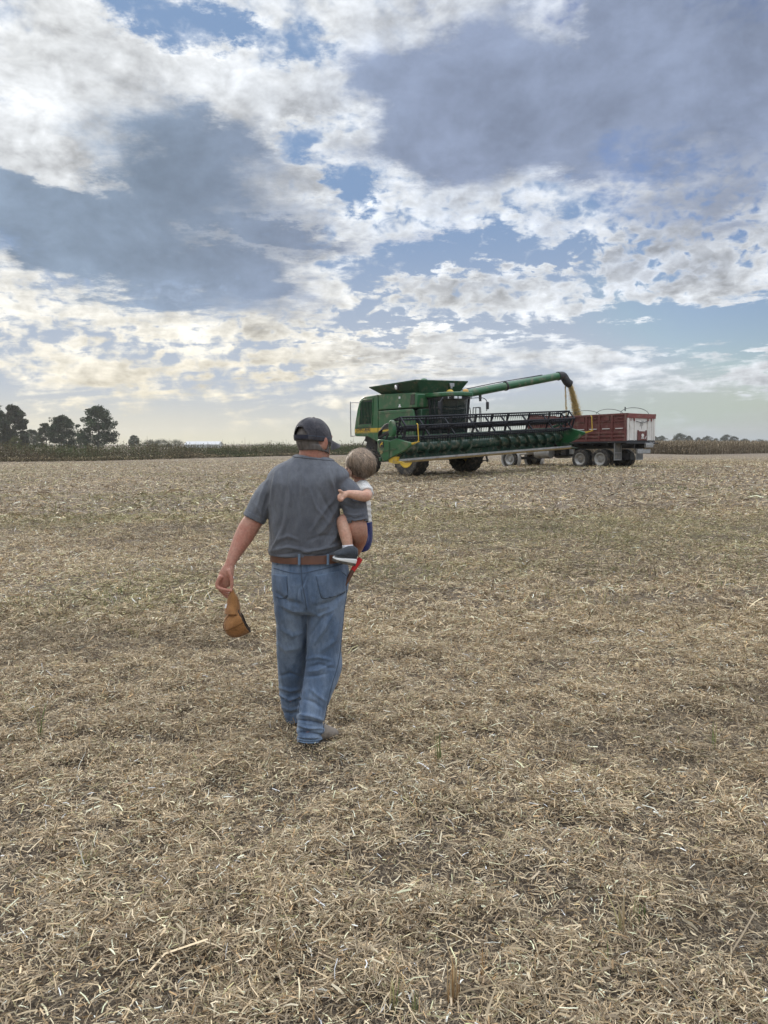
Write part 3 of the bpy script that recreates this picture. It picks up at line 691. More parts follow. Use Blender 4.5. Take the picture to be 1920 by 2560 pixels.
    for k in range(136):
        y = -W + .05 + k * (2 * W - .1) / 135
        m.add([(3.5, y - .03, .99), (3.5, y + .03, .99), (3.5, y + .03, .93), (3.5, y - .03, .93), (3.74, y, .985)], [(0, 1, 2, 3), (0, 4, 1), (1, 4, 2), (2, 4, 3), (3, 4, 0)])
    m.bar((3.48, -W, .955), (3.48, W, .955), .10, .075); m.build('knife_guards', TN, hd, 0)
    # end dividers
    dv = [(2.34, 1.40), (2.36, 1.85), (2.52, 1.88), (2.95, 1.84), (3.15, 1.80), (3.52, 1.90), (4.43, 1.71), (4.43, 1.66), (4.0, 1.42), (3.4, 1.21), (2.77, .98)]
    for s in (-1, 1):
        m = mb(); m.prism(dv, lambda u, v, w: (u, w - s * max(0, u - 3.4) * .10, v), s * (W + .02), s * (W + .15)); d = m.build('end_divider', G, hd, 30, .03)
        m = mb(); y = s * (W + .157)
        m.bar((3.13, y, 1.80), (3.10, y, 1.12), .03, .012, (0, 1, 0)); m.bar((2.45, y, 1.32), (3.1, y, 1.44), .03, .012, (0, 1, 0)); m.bar((3.15, y, 1.44), (3.6, y - s * .02, 1.50), .03, .012, (0, 1, 0))
        m.build('divider_crease', GD, d, 30)
        m = mb(); yy = s * (W + .0); m.loft([[Vector((4.36, yy + b, 1.68 + c)) for b, c in ((-.05, -.04), (.05, -.04), (.05, .05), (-.05, .05))], [Vector((4.82, yy + b, 1.77 + c)) for b, c in ((-.015, -.01), (.015, -.01), (.015, .012), (-.015, .012))]])
        m.build('divider_tip', YL, d, 30, .008)
        m = mb(); m.tube([tuple(p) for p in catmull([(4.70, yy, 1.76), (4.76, yy, 1.84), (4.75, yy, 2.2), (4.74, yy, 2.42), (4.68, yy, 2.45)], 4)], .022, 6); m.build('marker_rod', YL, d, 60)
        m = mb(); m.prism([(3.0, 1.2), (3.55, 1.18), (3.5, 1.02), (3.9, .96), (3.45, .90), (3.0, .95)], side, s * (W - .02), s * (W + .10)); m.build('skid_corner', YL if s < 0 else GH, d, 30)
    m = mb(); yb = -(W + .172)    # deer badge: dark square with a leaping animal
    m.prism([(2.52, 1.55), (2.78, 1.55), (2.78, 1.80), (2.52, 1.80)], side, yb, yb + .02); bd = m.build('badge', BK, hd, 0)
    m = mb(); deer = [(2.55, 1.60), (2.60, 1.65), (2.60, 1.70), (2.66, 1.715), (2.70, 1.75), (2.69, 1.79), (2.71, 1.765), (2.75, 1.75), (2.72, 1.735), (2.715, 1.70), (2.755, 1.68), (2.72, 1.655), (2.735, 1.685), (2.68, 1.665), (2.635, 1.66), (2.60, 1.615), (2.62, 1.58), (2.59, 1.60)]
    m.prism(deer, side, yb - .008, yb); m.build('deer_emblem', YL, bd, 0)
    m = mb()
    for k in range(3): m.box((2.60 + .03 * (k % 2), yb + .01, 1.40 - .05 * k), (.2 - .04 * k, .012, .03))
    m.build('part_number_decal', TN, hd, 0)
    # reel drive shield and hydraulic hoses at the near end
    m = mb(); sh = [(.17 * math.cos(a) * (1 if math.sin(a) < 0 else .85), .33 * math.sin(a)) for a in [2 * math.pi * k / 20 for k in range(20)]]
    m.prism(sh, lambda u, v, w: (3.42 + u, w, 2.30 + v), -(W + .28), -(W + .10)); m.build('reel_drive_shield', G, hd, 40, .03)
    for k in range(5):
        o = .05 * k; m = mb(); m.tube([tuple(p) for p in catmull([(3.2, -W - .1, 2.5 - o), (2.8 - o, -W - .12 - o * .3, 2.42 - o), (2.55 - o, -W - .05, 2.1 - o), (2.4, -W + .1, 1.8 - o)], 5)], .022, 6); m.build('hydraulic_hose', BK, hd, 60)
    # reel
    RC, RR, RA = Vector((3.40, 0, 2.27)), .47, R(12)
    m = mb(); m.lathe([(.095, -W + .12), (.095, W - .12)], RC, (0, 1, 0), 14); m.build('reel_tube', RB, hd, 60)
    nb = 6; ys_ = [-W + .14, -W + 1.5, -W + 2.9, -W + 4.3, 0, W - 4.3, W - 2.9, W - 1.5, W - .14]
    for k in range(nb):
        a = RA + 2 * math.pi * k / nb; c = RC + Vector((math.cos(a), 0, math.sin(a))) * RR
        m = mb(); m.tube([c + Vector((0, -W + .1, 0)), c + Vector((0, W - .1, 0))], .036, 8)
        for j in range(72):
            y = -W + .18 + j * (2 * W - .36) / 71
            m.add([c + Vector((-.012, y - .011, 0)), c + Vector((.012, y - .011, 0)), c + Vector((.012, y + .011, 0)), c + Vector((-.012, y + .011, 0)), c + Vector((-.05, y, -.27))], [(0, 1, 4), (1, 2, 4), (2, 3, 4), (3, 0, 4)])
        m.build('reel_bat', RB, hd, 40)
    for i, y in enumerate(ys_):
        m = mb(); end = i in (0, 8)
        for k in range(nb):
            a = RA + 2 * math.pi * k / nb; a2 = RA + 2 * math.pi * (k + 1) / nb
            c = RC + Vector((math.cos(a) * RR, y, math.sin(a) * RR)); c2 = RC + Vector((math.cos(a2) * RR, y, math.sin(a2) * RR))
            m.bar(RC + Vector((0, y, 0)), c, .045, .075 if not end else .06, (0, 1, 0))
            if end: m.bar(c, c2, .05, .07, (0, 1, 0)); m.bar(RC.lerp(c, .55) + Vector((0, y * .45, 0)), RC.lerp(c2, .55) + Vector((0, y * .45, 0)), .04, .05, (0, 1, 0))
        m.build('reel_spider', RB, hd, 30)
    for s in (-1, 1):
        m = mb(); m.bar((2.34, s * (W + .05), 1.95), (3.42, s * (W + .05), 2.27), .09, .12); m.bar((2.4, s * (W + .05), 1.5), (3.0, s * (W + .05), 2.1), .06, .06); m.build('reel_arm', BK if s < 0 else GD, hd, 30, .01)
    return root
combine = build_combine()
# ---------------------------------------------------------------- grain truck
RD = M('red_paint', (.122, .033, .028), .55, var=.22, scale=4, dirt=(.20, .13, .10), dirt_amt=.42, dirt_scale=2.5)
RD2 = M('faded_red_paint', (.18, .045, .038), .6, var=.25, scale=5, dirt=(.25, .17, .13), dirt_amt=.4)
WH = M('white_paint', (.66, .635, .595), .6, var=.08, scale=3, dirt=(.40, .36, .31), dirt_amt=.26, dirt_scale=2.5, stretch=(1, 1, .35))
GY = M('grey_rubber', (.17, .17, .165), .8, var=.2, dirt=(.3, .26, .2), dirt_amt=.4)
RG = M('rim_grey', (.36, .35, .33), .5, metal=.3, var=.25, dirt=(.22, .18, .13), dirt_amt=.4)
SOOT = M('sooty_paint', (.36, .345, .32), .8, var=.3, scale=9)
def build_truck():
    root = empty('grain_truck', (12.57, 37.76, .46)); root.rotation_euler = (0, R(.9), math.atan2(.777, -.63))
    tag(root, 'red grain truck with a white tailgate parked beside the combine', 'truck')
    L, B, T, H = 6.1, 1.36, 2.68, 1.2
    m = MB(); m.box((L / 2, 0, B + .02), (L, 2 * H - .06, .05)); m.build('box_floor', BK, root, 30)
    for s in (-1, 1):
        m = MB(); y = s * H
        m.box((L / 2, y - s * .03, (B + T) / 2), (L, .04, T - B))
        for k in range(9): m.box((.05 + k * (L - .1) / 8, y + s * .02, (B + T) / 2 - .02), (.10, .07, T - B - .05))
        for z in (B + .06, B + .24, B + .42): m.box((L / 2, y + s * .012, z), (L, .05, .09))
        m.box((L / 2, y, T - .03), (L + .1, .10, .10)); m.box((L / 2, y + s * .004, T - .36), (L, .04, .035))
        for k in range(8): m.box((.4 + k * .72, y + s * .02, T - .20), (.3, .05, .22 if k % 2 else .05))
        sd_ = m.build('side_panel', RD, root, 30, .008)
        for k in range(8): m = MB(); m.box((.41 + k * (L - .1) / 8, y + s * .006, B + .62), (.42, .05, .035)); m.build('pale_strip', WH, sd_, 0)
    m = MB(); m.box((L, 0, (B + T) / 2 + .1), (.05, 2 * H - .1, T - B + .2))
    for k in range(5): m.box((L + .04, -H + .2 + k * .5, (B + T) / 2), (.06, .08, T - B))
    m.build('front_panel', RD, root, 30)
    # tailgate
    m = MB(); m.box((.03, 0, (B + T) / 2 - .06), (.05, 2 * H - .04, T - B - .16))
    for y in (-1.14, -.96, -.56, .56, .96, 1.14): m.box((-.012, y, (B + T) / 2 - .06), (.05, .05 if abs(y) < 1 else .09, T - B - .18))
    for z in (B + .3, B + .62, B + .92):
        for s in (-1, 1): m.box((-.002, s * .77, z), (.012, .36, .012))
    tg = m.build('tailgate', WH, root, 30, .006)
    m = MB(); m.box((-.01, 0, T - .10), (.08, 2 * H + .04, .22))
    for y in (-.86, -.56, .62, .92): m.box((-.035, y, T - .22), (.04, .06, .26))
    m.build('tailgate_beam', RD2, tg, 30, .006)
    m = MB(); m.box((-.02, -.06, B + .26), (.05, .66, .44)); m.box((-.035, -.40, B + .28), (.05, .06, .5)); m.box((-.035, .29, B + .28), (.05, .06, .5)); ch = m.build('grain_chute_door', RD, tg, 30, .006)
    m = MB()
    em = [(.11 * math.cos(a), .085 * math.sin(a)) for a in [2 * math.pi * k / 14 for k in range(14)]]
    m.prism(em, lambda u, v, w: (w, -.08 + u, B + .28 + v), -.056, -.046); m.box((-.05, -.08, B + .15), (.012, .24, .05)); m.bar((-.05, -.28, B + .1), (-.05, -.40, B + .26), .012, .03, (1, 0, 0)); m.build('white_emblem', WH, ch, 0)
    m = MB(); bl = [(.02, .0), (.2, .06), (.14, -.1), (.22, -.24), (.06, -.2), (.0, -.42), (-.08, -.2), (-.2, -.14), (-.12, .0), (-.3, .12), (-.06, .1), (.0, .16)]
    m.prism(bl, lambda u, v, w: (w, -.05 + u * .8, T - .42 + v * .8), -.001, .004); m.build('dark_stain', SOOT, tg, 0)
    m = MB(); m.tube([(-.02, -.55, T - .34), (-.05, -.05, T - .44), (-.02, .45, T - .36)], .014, 6); m.build('tailgate_chain', BK, tg, 40)
    # tarp bows over the box
    for x in (.35, 1.75, 3.15, 4.5):
        pts = [(x, H * math.cos(a), T + .02 + .30 * math.sin(a)) for a in [math.pi * k / 14 for k in range(15)]]
        tube_obj('tarp_bow', pts, .013, BK, root, 6)
    m = MB(); m.box((.5, .6, T + .25), (.04, .04, .2)); m.build('bow_stay', BK, root, 30)
    # deck edge and bumper
    m = MB(); m.box((L / 2 + .05, 0, B - .04), (L + .1, 2 * H + .1, .07)); m.box((-.1, 0, B - .1), (.2, 2 * H + .1, .06))
    for s in (-1, 1): m.box((L / 2 + 1.35, s * .43, B - .22), (L + 2.6, .1, .26))
    for k in range(7): m.box((.3 + k * .85, 0, B - .14), (.08, 2 * H - .1, .12))
    m.build('frame_rails', BK, root, 30, .006)
    m = MB(); m.box((-.22, -.35, B - .20), (.12, .62, .22)); m.box((-.26, -.35, B - .2), (.10, .4, .08)); m.box((-.15, .0, B - .5), (.1, 1.1, .2)); m.box((.05, -.9, B - .12), (.3, .3, .16)); m.build('rear_hitch', ST, root, 30, .01)
    m = MB(); m.box((.9, 0, .62), (.9, .34, .34)); m.box((1.52, 0, .52), (.18, 2.0, .18)); m.box((2.72, 0, .52), (.18, 2.0, .18)); m.bar((1.2, -.5, .66), (3.0, -.5, .66), .1, .14); m.bar((1.2, .5, .66), (3.0, .5, .66), .1, .14); m.build('rear_axles', BK, root, 30, .01)
    def wheel(c, out, steer=False):
        return tyre('wheel', root, c, .51, .27, .30, RG, 0, out)
    for x in (1.52, 2.72):
        for s in (-1, 1):
            wheel((x, s * 1.06, .50), s); wheel((x, s * .74, .50), s)
    for s in (-1, 1): wheel((7.5, s * .98, .50), s)
    for s in (-1, 1):
        m = MB(); m.box((.68, s * .93, .86), (.03, .58, .86)); fl_ = m.build('mud_flap', GY, root, 30, .008)
        m = MB()
        for dy in (-.29, .29): m.box((.66, s * .93 + dy, .86), (.03, .03, .86))
        for z in (1.27, .8, .46): m.box((.66, s * .93, z), (.03, .6, .03))
        m.build('flap_frame', ST, fl_, 30)
    # fuel tanks, prop shaft
    m = MB()
    for s in (-1, 1): m.lathe([(.02, -.55), (.27, -.5), (.29, -.45), (.29, .45), (.27, .5), (.02, .55)], (5.3, s * .82, .82), (1, 0, 0), 18)
    m.build('fuel_tank', RG, root, 40)
    m = MB(); m.tube([(2.6, 0, .62), (6.4, 0, .8)], .06, 8); m.box((6.9, 0, .55), (.16, 1.7, .14)); m.box((4.1, -.7, .86), (.5, .3, .35)); m.box((4.0, .7, .86), (.3, .3, .3)); m.build('drive_shaft', BK, root, 40)
    # low cab
    cx = .38
    side = lambda u, v, w: (u + cx, w, v)
    m = MB(); m.prism([(6.0, .75), (6.55, .72), (7.65, .72), (8.7, .75), (8.75, 1.35), (7.7, 1.48), (7.35, 2.02), (7.1, 2.10), (6.3, 2.10), (6.02, 2.0)], side, -1.0, 1.0); cb = m.build('cab', WH, root, 30, .06)
    for s in (-1, 1):
        m = MB(); m.prism([(6.5, 1.5), (7.5, 1.5), (7.28, 1.95), (6.5, 1.98)], side, s * 1.002, s * 1.012); m.build('cab_window', GL, cb, 0)
        m = MB(); m.lathe([(.60, -.16), (.62, .16)], (7.1 + cx, s * .98, .52), (0, 1, 0), 20, cap=False); m.build('fender', WH, cb, 40)
    m = MB(); m.prism([(-.8, 1.52), (.8, 1.52), (.74, 1.98), (-.74, 1.98)], lambda u, v, w: (w + cx, u, v), 6.0, 5.99); m.build('cab_window', GL, cb, 0)
    return root
truck = build_truck()

# ---------------------------------------------------------------- grain pouring from the spout
def build_grain():
    mt = M_tint('grain_kernels', .7, 0); r = np.random.default_rng(5)
    A, Bp = np.array([9.93, 41.5, 4.85]), np.array([10.42, 41.45, 2.75])
    n = 15000; t = r.random(n) ** .9
    c = A[None] * (1 - t[:, None]) + Bp[None] * t[:, None]; c[:, 0] += .12 * t * (1 - t)
    rad = .13 + .13 * t
    c += r.normal(0, .42, (n, 3)) * rad[:, None] * np.array([1, 1, .3])
    o = r.random(n) < .06; c[o] += r.normal(0, .10, (o.sum(), 3))
    n2 = 900; t2 = r.random(n2); c2 = np.array([9.66, 41.42, 4.75])[None] + np.stack([.10 * t2, 0 * t2, -1.75 * t2], 1) + r.normal(0, .018, (n2, 3)) * (1 + t2[:, None])
    c = np.concatenate([c, c2]); N = len(c)
    s = r.uniform(.010, .022, N)[:, None]
    tet = np.array([(0, 0, 1), (.94, 0, -.33), (-.47, .82, -.33), (-.47, -.82, -.33)])
    sc_ = r.uniform(.7, 1.3, (N, 4, 1))
    V = (c[:, None] + tet[None] * s[:, None] * sc_).reshape(-1, 3)
    k = np.arange(N)[:, None] * 4
    T = np.concatenate([k + np.array(f) for f in ((0, 1, 2), (0, 2, 3), (0, 3, 1), (1, 3, 2))])
    C = np.array([(.52, .37, .14)]) * np.exp(r.normal(0, .25, N))[:, None]
    tag(bulk('falling_grain', V, T, mt, np.repeat(C, 4, 0)), 'stream of golden grain pouring from the auger spout', 'grain', kind='stuff')
build_grain()
# ---------------------------------------------------------------- trees, weeds, corn and shed at the edge of the field
M_leaf = M_tint('leaves', .7, .18, .2)
BARK = M('bark', (.055, .045, .036), .9, var=.3)
def leaf_quads(c, size, r, flat=.0):
    """little leaf faces at centres c (n x 3)"""
    n = len(c); d = r.normal(0, 1, (n, 3)); d[:, 2] *= (1 - flat); d /= np.linalg.norm(d, axis=1)[:, None] + 1e-6
    e = np.cross(d, r.normal(0, 1, (n, 3))); e /= np.linalg.norm(e, axis=1)[:, None] + 1e-6
    a = size[:, None] * r.uniform(.5, 1.1, (n, 1)); b = size[:, None] * r.uniform(.3, .7, (n, 1))
    V = np.stack([c - d * a, c - e * b, c + d * a, c + e * b], 1).reshape(-1, 3)
    Q = np.arange(n)[:, None] * 4 + np.arange(4)
    return V, Q

def tree(name, label, px, base_py, top_py, wpx, Y, seed, tone=(.030, .045, .018), group='trees beyond the weeds', lean=0, low=.12, dens=1.0):
    r = np.random.default_rng(seed); g = P(px, base_py, Y); top = P(px, top_py, Y).z; zb = float(terrain(g.x, Y)) if base_py > 1085 else g.z
    H = top - zb; wd = wpx / F * Y / 2
    root = empty(name, (g.x, Y, zb)); tag(root, label, 'tree', group)
    m = MB(); hs = []
    pts = [(0, 0, -.3), (r.normal(0, .1), 0, H * .25), (r.normal(0, .25) + lean * .5, 0, H * .55), (lean, 0, H * .88)]
    m.tube([tuple(p) for p in catmull(pts, 4)], list(np.linspace(H * .026, H * .006, 13)), 8)
    cl = []
    nb = 13
    for k in range(nb):
        h = H * (low + .06 + (.72 - low) * k / nb); a = k * 2.4 + r.uniform(0, .8); ln = wd * r.uniform(.55, .95) * (1 - .45 * max(0, (k / nb - .5)))
        e = (math.cos(a) * ln, math.sin(a) * ln, h + H * r.uniform(.08, .22)); b = (lean * k / nb, 0, h)
        mid = (b[0] * .5 + e[0] * .5, e[1] * .5, (b[2] + e[2]) / 2 - H * .015)
        m.tube([b, mid, e], [H * .011, H * .007, H * .003], 6)
        cl += [e, (e[0] * .6, e[1] * .6, e[2] + H * .04)]
    m.build('trunk', BARK, root, 60)
    for k in range(int(84 * dens)):     # further leaf clumps over the crown
        u = r.random(); h = low * .5 + (1 - low * .5) * u; rad = wd * (math.sin(math.pi * min(1, .16 + .84 * u) ** .8) ** .6) * .95; a = r.uniform(0, 6.28); q = math.sqrt(r.uniform(.25, 1))
        cl.append((math.cos(a) * rad * q + lean * u, math.sin(a) * rad * q, H * min(h, .955)))
    C, S, T = [], [], []
    for c in cl:
        rr = wd * r.uniform(.16, .34); n = int(120 * r.uniform(.6, 1.2)); d = r.normal(0, 1, (n, 3)); d /= np.linalg.norm(d, axis=1)[:, None]
        C.append(np.array(c)[None] + d * rr * (r.random((n, 1)) ** .45) * np.array([1, 1, .72]))
        T.append(np.array(tone)[None] * np.exp(r.normal(0, .28) + r.normal(0, .18, (n, 1))) * np.array([[1 + r.normal(0, .12), 1, 1]]))
        S.append(r.uniform(.7, 1.25, n) * H * .026)
    V, Q = leaf_quads(np.concatenate(C), np.concatenate(S), r)
    bulk('crown', V, Q, M_leaf, np.repeat(np.concatenate(T), 4, 0), root)
    return root

tree('broadleaf_tree', 'tall dark tree cut by the left edge of the photo', -18, 1107, 1012, 105, 300, 1, (.028, .038, .017))
tree('broadleaf_tree', 'rounded dark tree just right of the one at the left edge', 40, 1107, 1014, 62, 305, 2, (.030, .034, .018))
tree('broadleaf_tree', 'low olive tree in the dip beside the two big dark ones', 82, 1108, 1076, 58, 330, 3, (.034, .044, .022), low=.05)
tree('broadleaf_tree', 'thin pale tree with sky showing through its top', 116, 1108, 1058, 44, 320, 4, (.042, .052, .024), dens=.5)
tree('broadleaf_tree', 'dense domed tree between the thin pale tree and the lone airy tree', 160, 1108, 1041, 78, 310, 5, (.026, .040, .019), low=.04)
tree('broadleaf_tree', 'tallest lone tree with a wide airy crown', 245, 1108, 1018, 96, 300, 6, (.028, .042, .020), low=.06, dens=.85)
tree('broadleaf_tree', 'short scrubby tree under the right side of the lone airy tree', 208, 1109, 1082, 32, 330, 7, (.032, .040, .02), low=.03, dens=.7)
tree('broadleaf_tree', 'yellowish bushy tree in front of the dark trees', 40, 1112, 1090, 36, 240, 8, (.065, .07, .026), low=.03, dens=.6)
tree('distant_tree', 'small round tree far off left of the white shed', 336, 1108, 1089, 30, 420, 9, (.032, .045, .024), low=.05)
for k, (px, top, w, l) in enumerate([(375, 1101, 44, 'low wide treetop next to the small round tree'), (405, 1099, 50, 'treetop halfway between round tree and shed'), (440, 1101, 50, 'flat treetop touching the white shed')]):
    tree('distant_tree', l, px, 1110, top, w, 430, 20 + k, (.035, .042, .026), low=.03, dens=.8)
far = [(1632, 1086, 24), (1655, 1090, 26), (1700, 1083, 34), (1722, 1090, 22), (1745, 1094, 18), (1768, 1090, 26), (1790, 1096, 20), (1815, 1088, 30), (1835, 1092, 24), (1862, 1098, 30), (1900, 1099, 34)]
words_ = ['first hazy tree beside the truck tailgate', 'low hazy tree between the first and the tallest beyond the corn', 'tallest hazy tree over the corn', 'hazy tree tucked right of the tallest one', 'smallest hazy tree of the left clump', 'hazy tree at the start of the gap in the row', 'tiny hazy tree before the second clump', 'broad hazy tree of the second clump', 'hazy tree ending the second clump', 'very low hazy treetop barely above the corn', 'last low hazy treetop at the right edge']
for k, (px, top, w) in enumerate(far):
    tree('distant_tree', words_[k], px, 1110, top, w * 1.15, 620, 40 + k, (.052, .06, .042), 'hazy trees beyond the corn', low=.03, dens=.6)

# weeds along the far edge on the left, standing corn on the right
def weeds():
    r = np.random.default_rng(77); L = [(-700, 1166), (-300, 1161), (0, 1155), (280, 1152), (560, 1144), (760, 1139), (900, 1137), (1100, 1136), (1300, 1135)]
    B = np.array([tuple(ground_hit(*p)) for p in L]); n = 11500
    k = r.random(n) * (len(L) - 1.001); i = k.astype(int); f = (k - i)[:, None]
    b = B[i] * (1 - f) + B[i + 1] * f
    back = r.random(n) ** 1.3 * 16
    ray = b[:, :2] / np.linalg.norm(b[:, :2], axis=1)[:, None]
    x = b[:, 0] + ray[:, 0] * back; y = b[:, 1] + ray[:, 1] * back; z = terrain(x, y)
    hh = (.50 + 1.15 * sstep(0, 5, back)) * (.45 + 1.05 * fbm(x * .16, y * .16, 3, 5)) * r.uniform(.75, 1.2, n)
    hh += (r.random(n) < .06) * r.uniform(.2, .6, n)
    m = 13; u = r.random((n, m)); c = np.stack([x, y, z], 1)[:, None] + np.stack([r.normal(0, .42, (n, m)), r.normal(0, .42, (n, m)), u ** .8 * hh[:, None]], 2)
    mix = fbm(x * .08, y * .08, 3, 9)
    brown = np.array([(.088, .068, .042)]); green = np.array([(.052, .066, .026)]); tan = np.array([(.22, .18, .11)])
    w = np.clip((mix - .40) * 4 + r.normal(0, .25, n), 0, 1)[:, None]
    base = brown * w + green * (1 - w); fr = (back < .9)[:, None] & (r.random((n, 1)) < .5); base = np.where(fr, tan, base)
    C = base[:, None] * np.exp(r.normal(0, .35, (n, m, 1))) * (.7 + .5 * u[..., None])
    V, Q = leaf_quads(c.reshape(-1, 3), r.uniform(.05, .14, n * m), r)
    # thin dry stems above the leaves
    s = 2600; j = r.choice(n, s); b0 = np.stack([x[j], y[j], z[j]], 1); t0 = b0 + np.stack([r.normal(0, .08, s), r.normal(0, .08, s), hh[j] * r.uniform(1.0, 1.28, s)], 1); wv = np.array([.022, 0, 0])
    V2 = np.stack([b0 - wv, b0 + wv, t0 + wv * .4, t0 - wv * .4], 1).reshape(-1, 3); Q2 = np.arange(s)[:, None] * 4 + np.arange(4) + len(V)
    C2 = np.repeat(np.array([(.12, .09, .055)]) * np.exp(r.normal(0, .3, (s, 1))), 4, 0)
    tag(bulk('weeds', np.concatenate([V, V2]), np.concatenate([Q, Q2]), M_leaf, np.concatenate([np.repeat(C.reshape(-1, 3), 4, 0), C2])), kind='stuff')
weeds()
def corn():
    r = np.random.default_rng(78); L = [(1180, 1134), (1400, 1134), (1600, 1134), (1740, 1137), (1920, 1133), (2300, 1131), (2900, 1130)]
    B = np.array([tuple(ground_hit(*p)) for p in L]); Vs, Qs, Cs = [], [], []; off = 0; n = 5600
    k = r.random(n) * (len(L) - 1.001); i = k.astype(int); f = (k - i)[:, None]; b = B[i] * (1 - f) + B[i + 1] * f
    row = np.floor(r.random(n) ** 1.4 * 22) * .76; ray = b[:, :2] / np.linalg.norm(b[:, :2], axis=1)[:, None]
    x = b[:, 0] + ray[:, 0] * row + r.normal(0, .05, n); y = b[:, 1] + ray[:, 1] * row; z = terrain(x, y); h = r.normal(2.15, .16, n)
    b0 = np.stack([x, y, z], 1); t0 = b0 + np.stack([r.normal(0, .12, n), r.normal(0, .12, n), h], 1); wv = np.array([.022, 0, 0])
    V = [np.stack([b0 - wv, b0 + wv, t0 + wv * .5, t0 - wv * .5], 1).reshape(-1, 3)]
    pal = np.array([(.20, .155, .10), (.26, .205, .135), (.15, .115, .075), (.31, .255, .175)])
    C = [np.repeat(pal[r.choice(4, n)] * .8, 4, 0)]
    for q in range(8):
        hz = h * r.uniform(.18, .95, n); a = r.uniform(0, 6.28, n); ln = r.uniform(.25, .55, n); dr = np.stack([np.cos(a), np.sin(a), 0 * a], 1); sd = np.stack([-np.sin(a), np.cos(a), 0 * a], 1) * .045
        p0 = b0 + (t0 - b0) * (hz / h)[:, None]; p1 = p0 + dr * (ln * .55)[:, None] + np.stack([0 * a, 0 * a, .10 + 0 * a], 1); p2 = p0 + dr * ln[:, None] - np.stack([0 * a, 0 * a, r.uniform(.05, .35, n)], 1)
        V += [np.stack([p0 - sd * .5, p0 + sd * .5, p1 + sd, p1 - sd], 1).reshape(-1, 3), np.stack([p1 - sd, p1 + sd, p2 + sd * .2, p2 - sd * .2], 1).reshape(-1, 3)]
        cc = pal[r.choice(4, n)] * np.exp(r.normal(0, .22, (n, 1))); C += [np.repeat(cc, 4, 0)] * 2
    V = np.concatenate(V); tag(bulk('standing_corn', V, np.arange(len(V)).reshape(-1, 4), M_leaf, np.concatenate(C)), kind='stuff')
corn()

# long white shed
def shed():
    a, b = P(462, 1111, 380), P(546, 1111, 380); L = b.x - a.x; h = 1.75; zb = float(terrain(a.x, 380))
    root = empty('metal_shed', (a.x, 380, zb)); tag(root, 'long low white metal shed with a pale roof behind the weeds', 'shed')
    wall = M('white_sheet_metal', (.62, .64, .66), .5, var=.05); roof = M('roof_sheet', (.46, .47, .48), .7, var=.06)
    m = MB(); m.box((L / 2, 5, h / 2), (L, 10, h)); m.prism([(0, h), (10, h), (5, h + 1.5)], lambda u, v, w: (w, u, v), 0, L); m.build('wall', wall, root, 30)
    m = MB(); sl = math.hypot(5.4, 1.5)
    for s in (-1, 1): m.hexa([(-.3, 5, h + 1.52), (L + .3, 5, h + 1.52), (L + .3, 5 + s * 5.4, h - .05), (-.3, 5 + s * 5.4, h - .05), (-.3, 5, h + 1.6), (L + .3, 5, h + 1.6), (L + .3, 5 + s * 5.4, h + .03), (-.3, 5 + s * 5.4, h + .03)])
    m.build('roof', roof, root, 30)
    for k in (3, 8):
        m = MB(); m.box((k * L / 11, -.02, 1.0), (1.8, .06, 1.9)); m.build('door', roof, root, 30)
shed()

# hazy air over the fields
def haze():
    m = MB(); m.box((0, 950, 17), (2600, 2100, 46))
    mt = bpy.data.materials.new('hazy_air'); mt.use_nodes = True; nt = mt.node_tree; nt.nodes.clear(); t = NT(nt)
    v = t.n('ShaderNodeVolumePrincipled', i={'Color': (.92, .91, .87, 1), 'Density': .0002, 'Anisotropy': .3}); o = t.n('ShaderNodeOutputMaterial'); t.set(o, 'Volume', v)
    tag(m.build('haze', mt, None, 0), kind='stuff')
if HAZE: haze()
# ---------------------------------------------------------------- people: continuous bodies grown from lofts, fused by voxel remeshing
def remesh(m, voxel, smooth_it=3, lam=.5):
    me = bpy.data.meshes.new('src'); me.from_pydata(m.v, [], m.f)
    bm = bmesh.new(); bm.from_mesh(me); bmesh.ops.recalc_face_normals(bm, faces=bm.faces); bm.to_mesh(me); bm.free()
    o = bpy.data.objects.new('src', me); col.objects.link(o)
    r = o.modifiers.new('r', 'REMESH'); r.mode = 'VOXEL'; r.voxel_size = voxel
    bpy.context.view_layer.update()
    out = bpy.data.meshes.new_from_object(o.evaluated_get(bpy.context.evaluated_depsgraph_get()))
    bpy.data.objects.remove(o); bpy.data.meshes.remove(me)
    n = len(out.vertices); V = np.empty(n * 3); out.vertices.foreach_get('co', V); V = V.reshape(-1, 3)
    Fq = np.array([p.vertices[:] for p in out.polygons if len(p.vertices) == 4], int)
    bpy.data.meshes.remove(out)
    E = np.concatenate([Fq[:, [0, 1]], Fq[:, [1, 2]], Fq[:, [2, 3]], Fq[:, [3, 0]]])
    cnt = np.bincount(E.ravel(), minlength=n).astype(float)
    for it in range(smooth_it):
        for l in (lam, -lam * 1.02):
            acc = np.zeros_like(V); np.add.at(acc, E[:, 0], V[E[:, 1]]); np.add.at(acc, E[:, 1], V[E[:, 0]])
            V = V + l * (acc / np.maximum(cnt, 1)[:, None] - V)
    return V, Fq

def normals(V, Fq):
    a, b, c, d = (V[Fq[:, i]] for i in range(4)); fn = np.cross(c - a, d - b); N = np.zeros_like(V)
    for i in range(4): np.add.at(N, Fq[:, i], fn)
    return N / (np.linalg.norm(N, axis=1)[:, None] + 1e-12), fn / (np.linalg.norm(fn, axis=1)[:, None] + 1e-12)

def solid(name, V, Fq, mat, parent=None, origin=(0, 0, 0), C=None):
    V = V - np.array(origin, float)
    o = bulk(name, V, Fq, mat, C, parent, True)
    if parent is None: o.location = origin
    return o

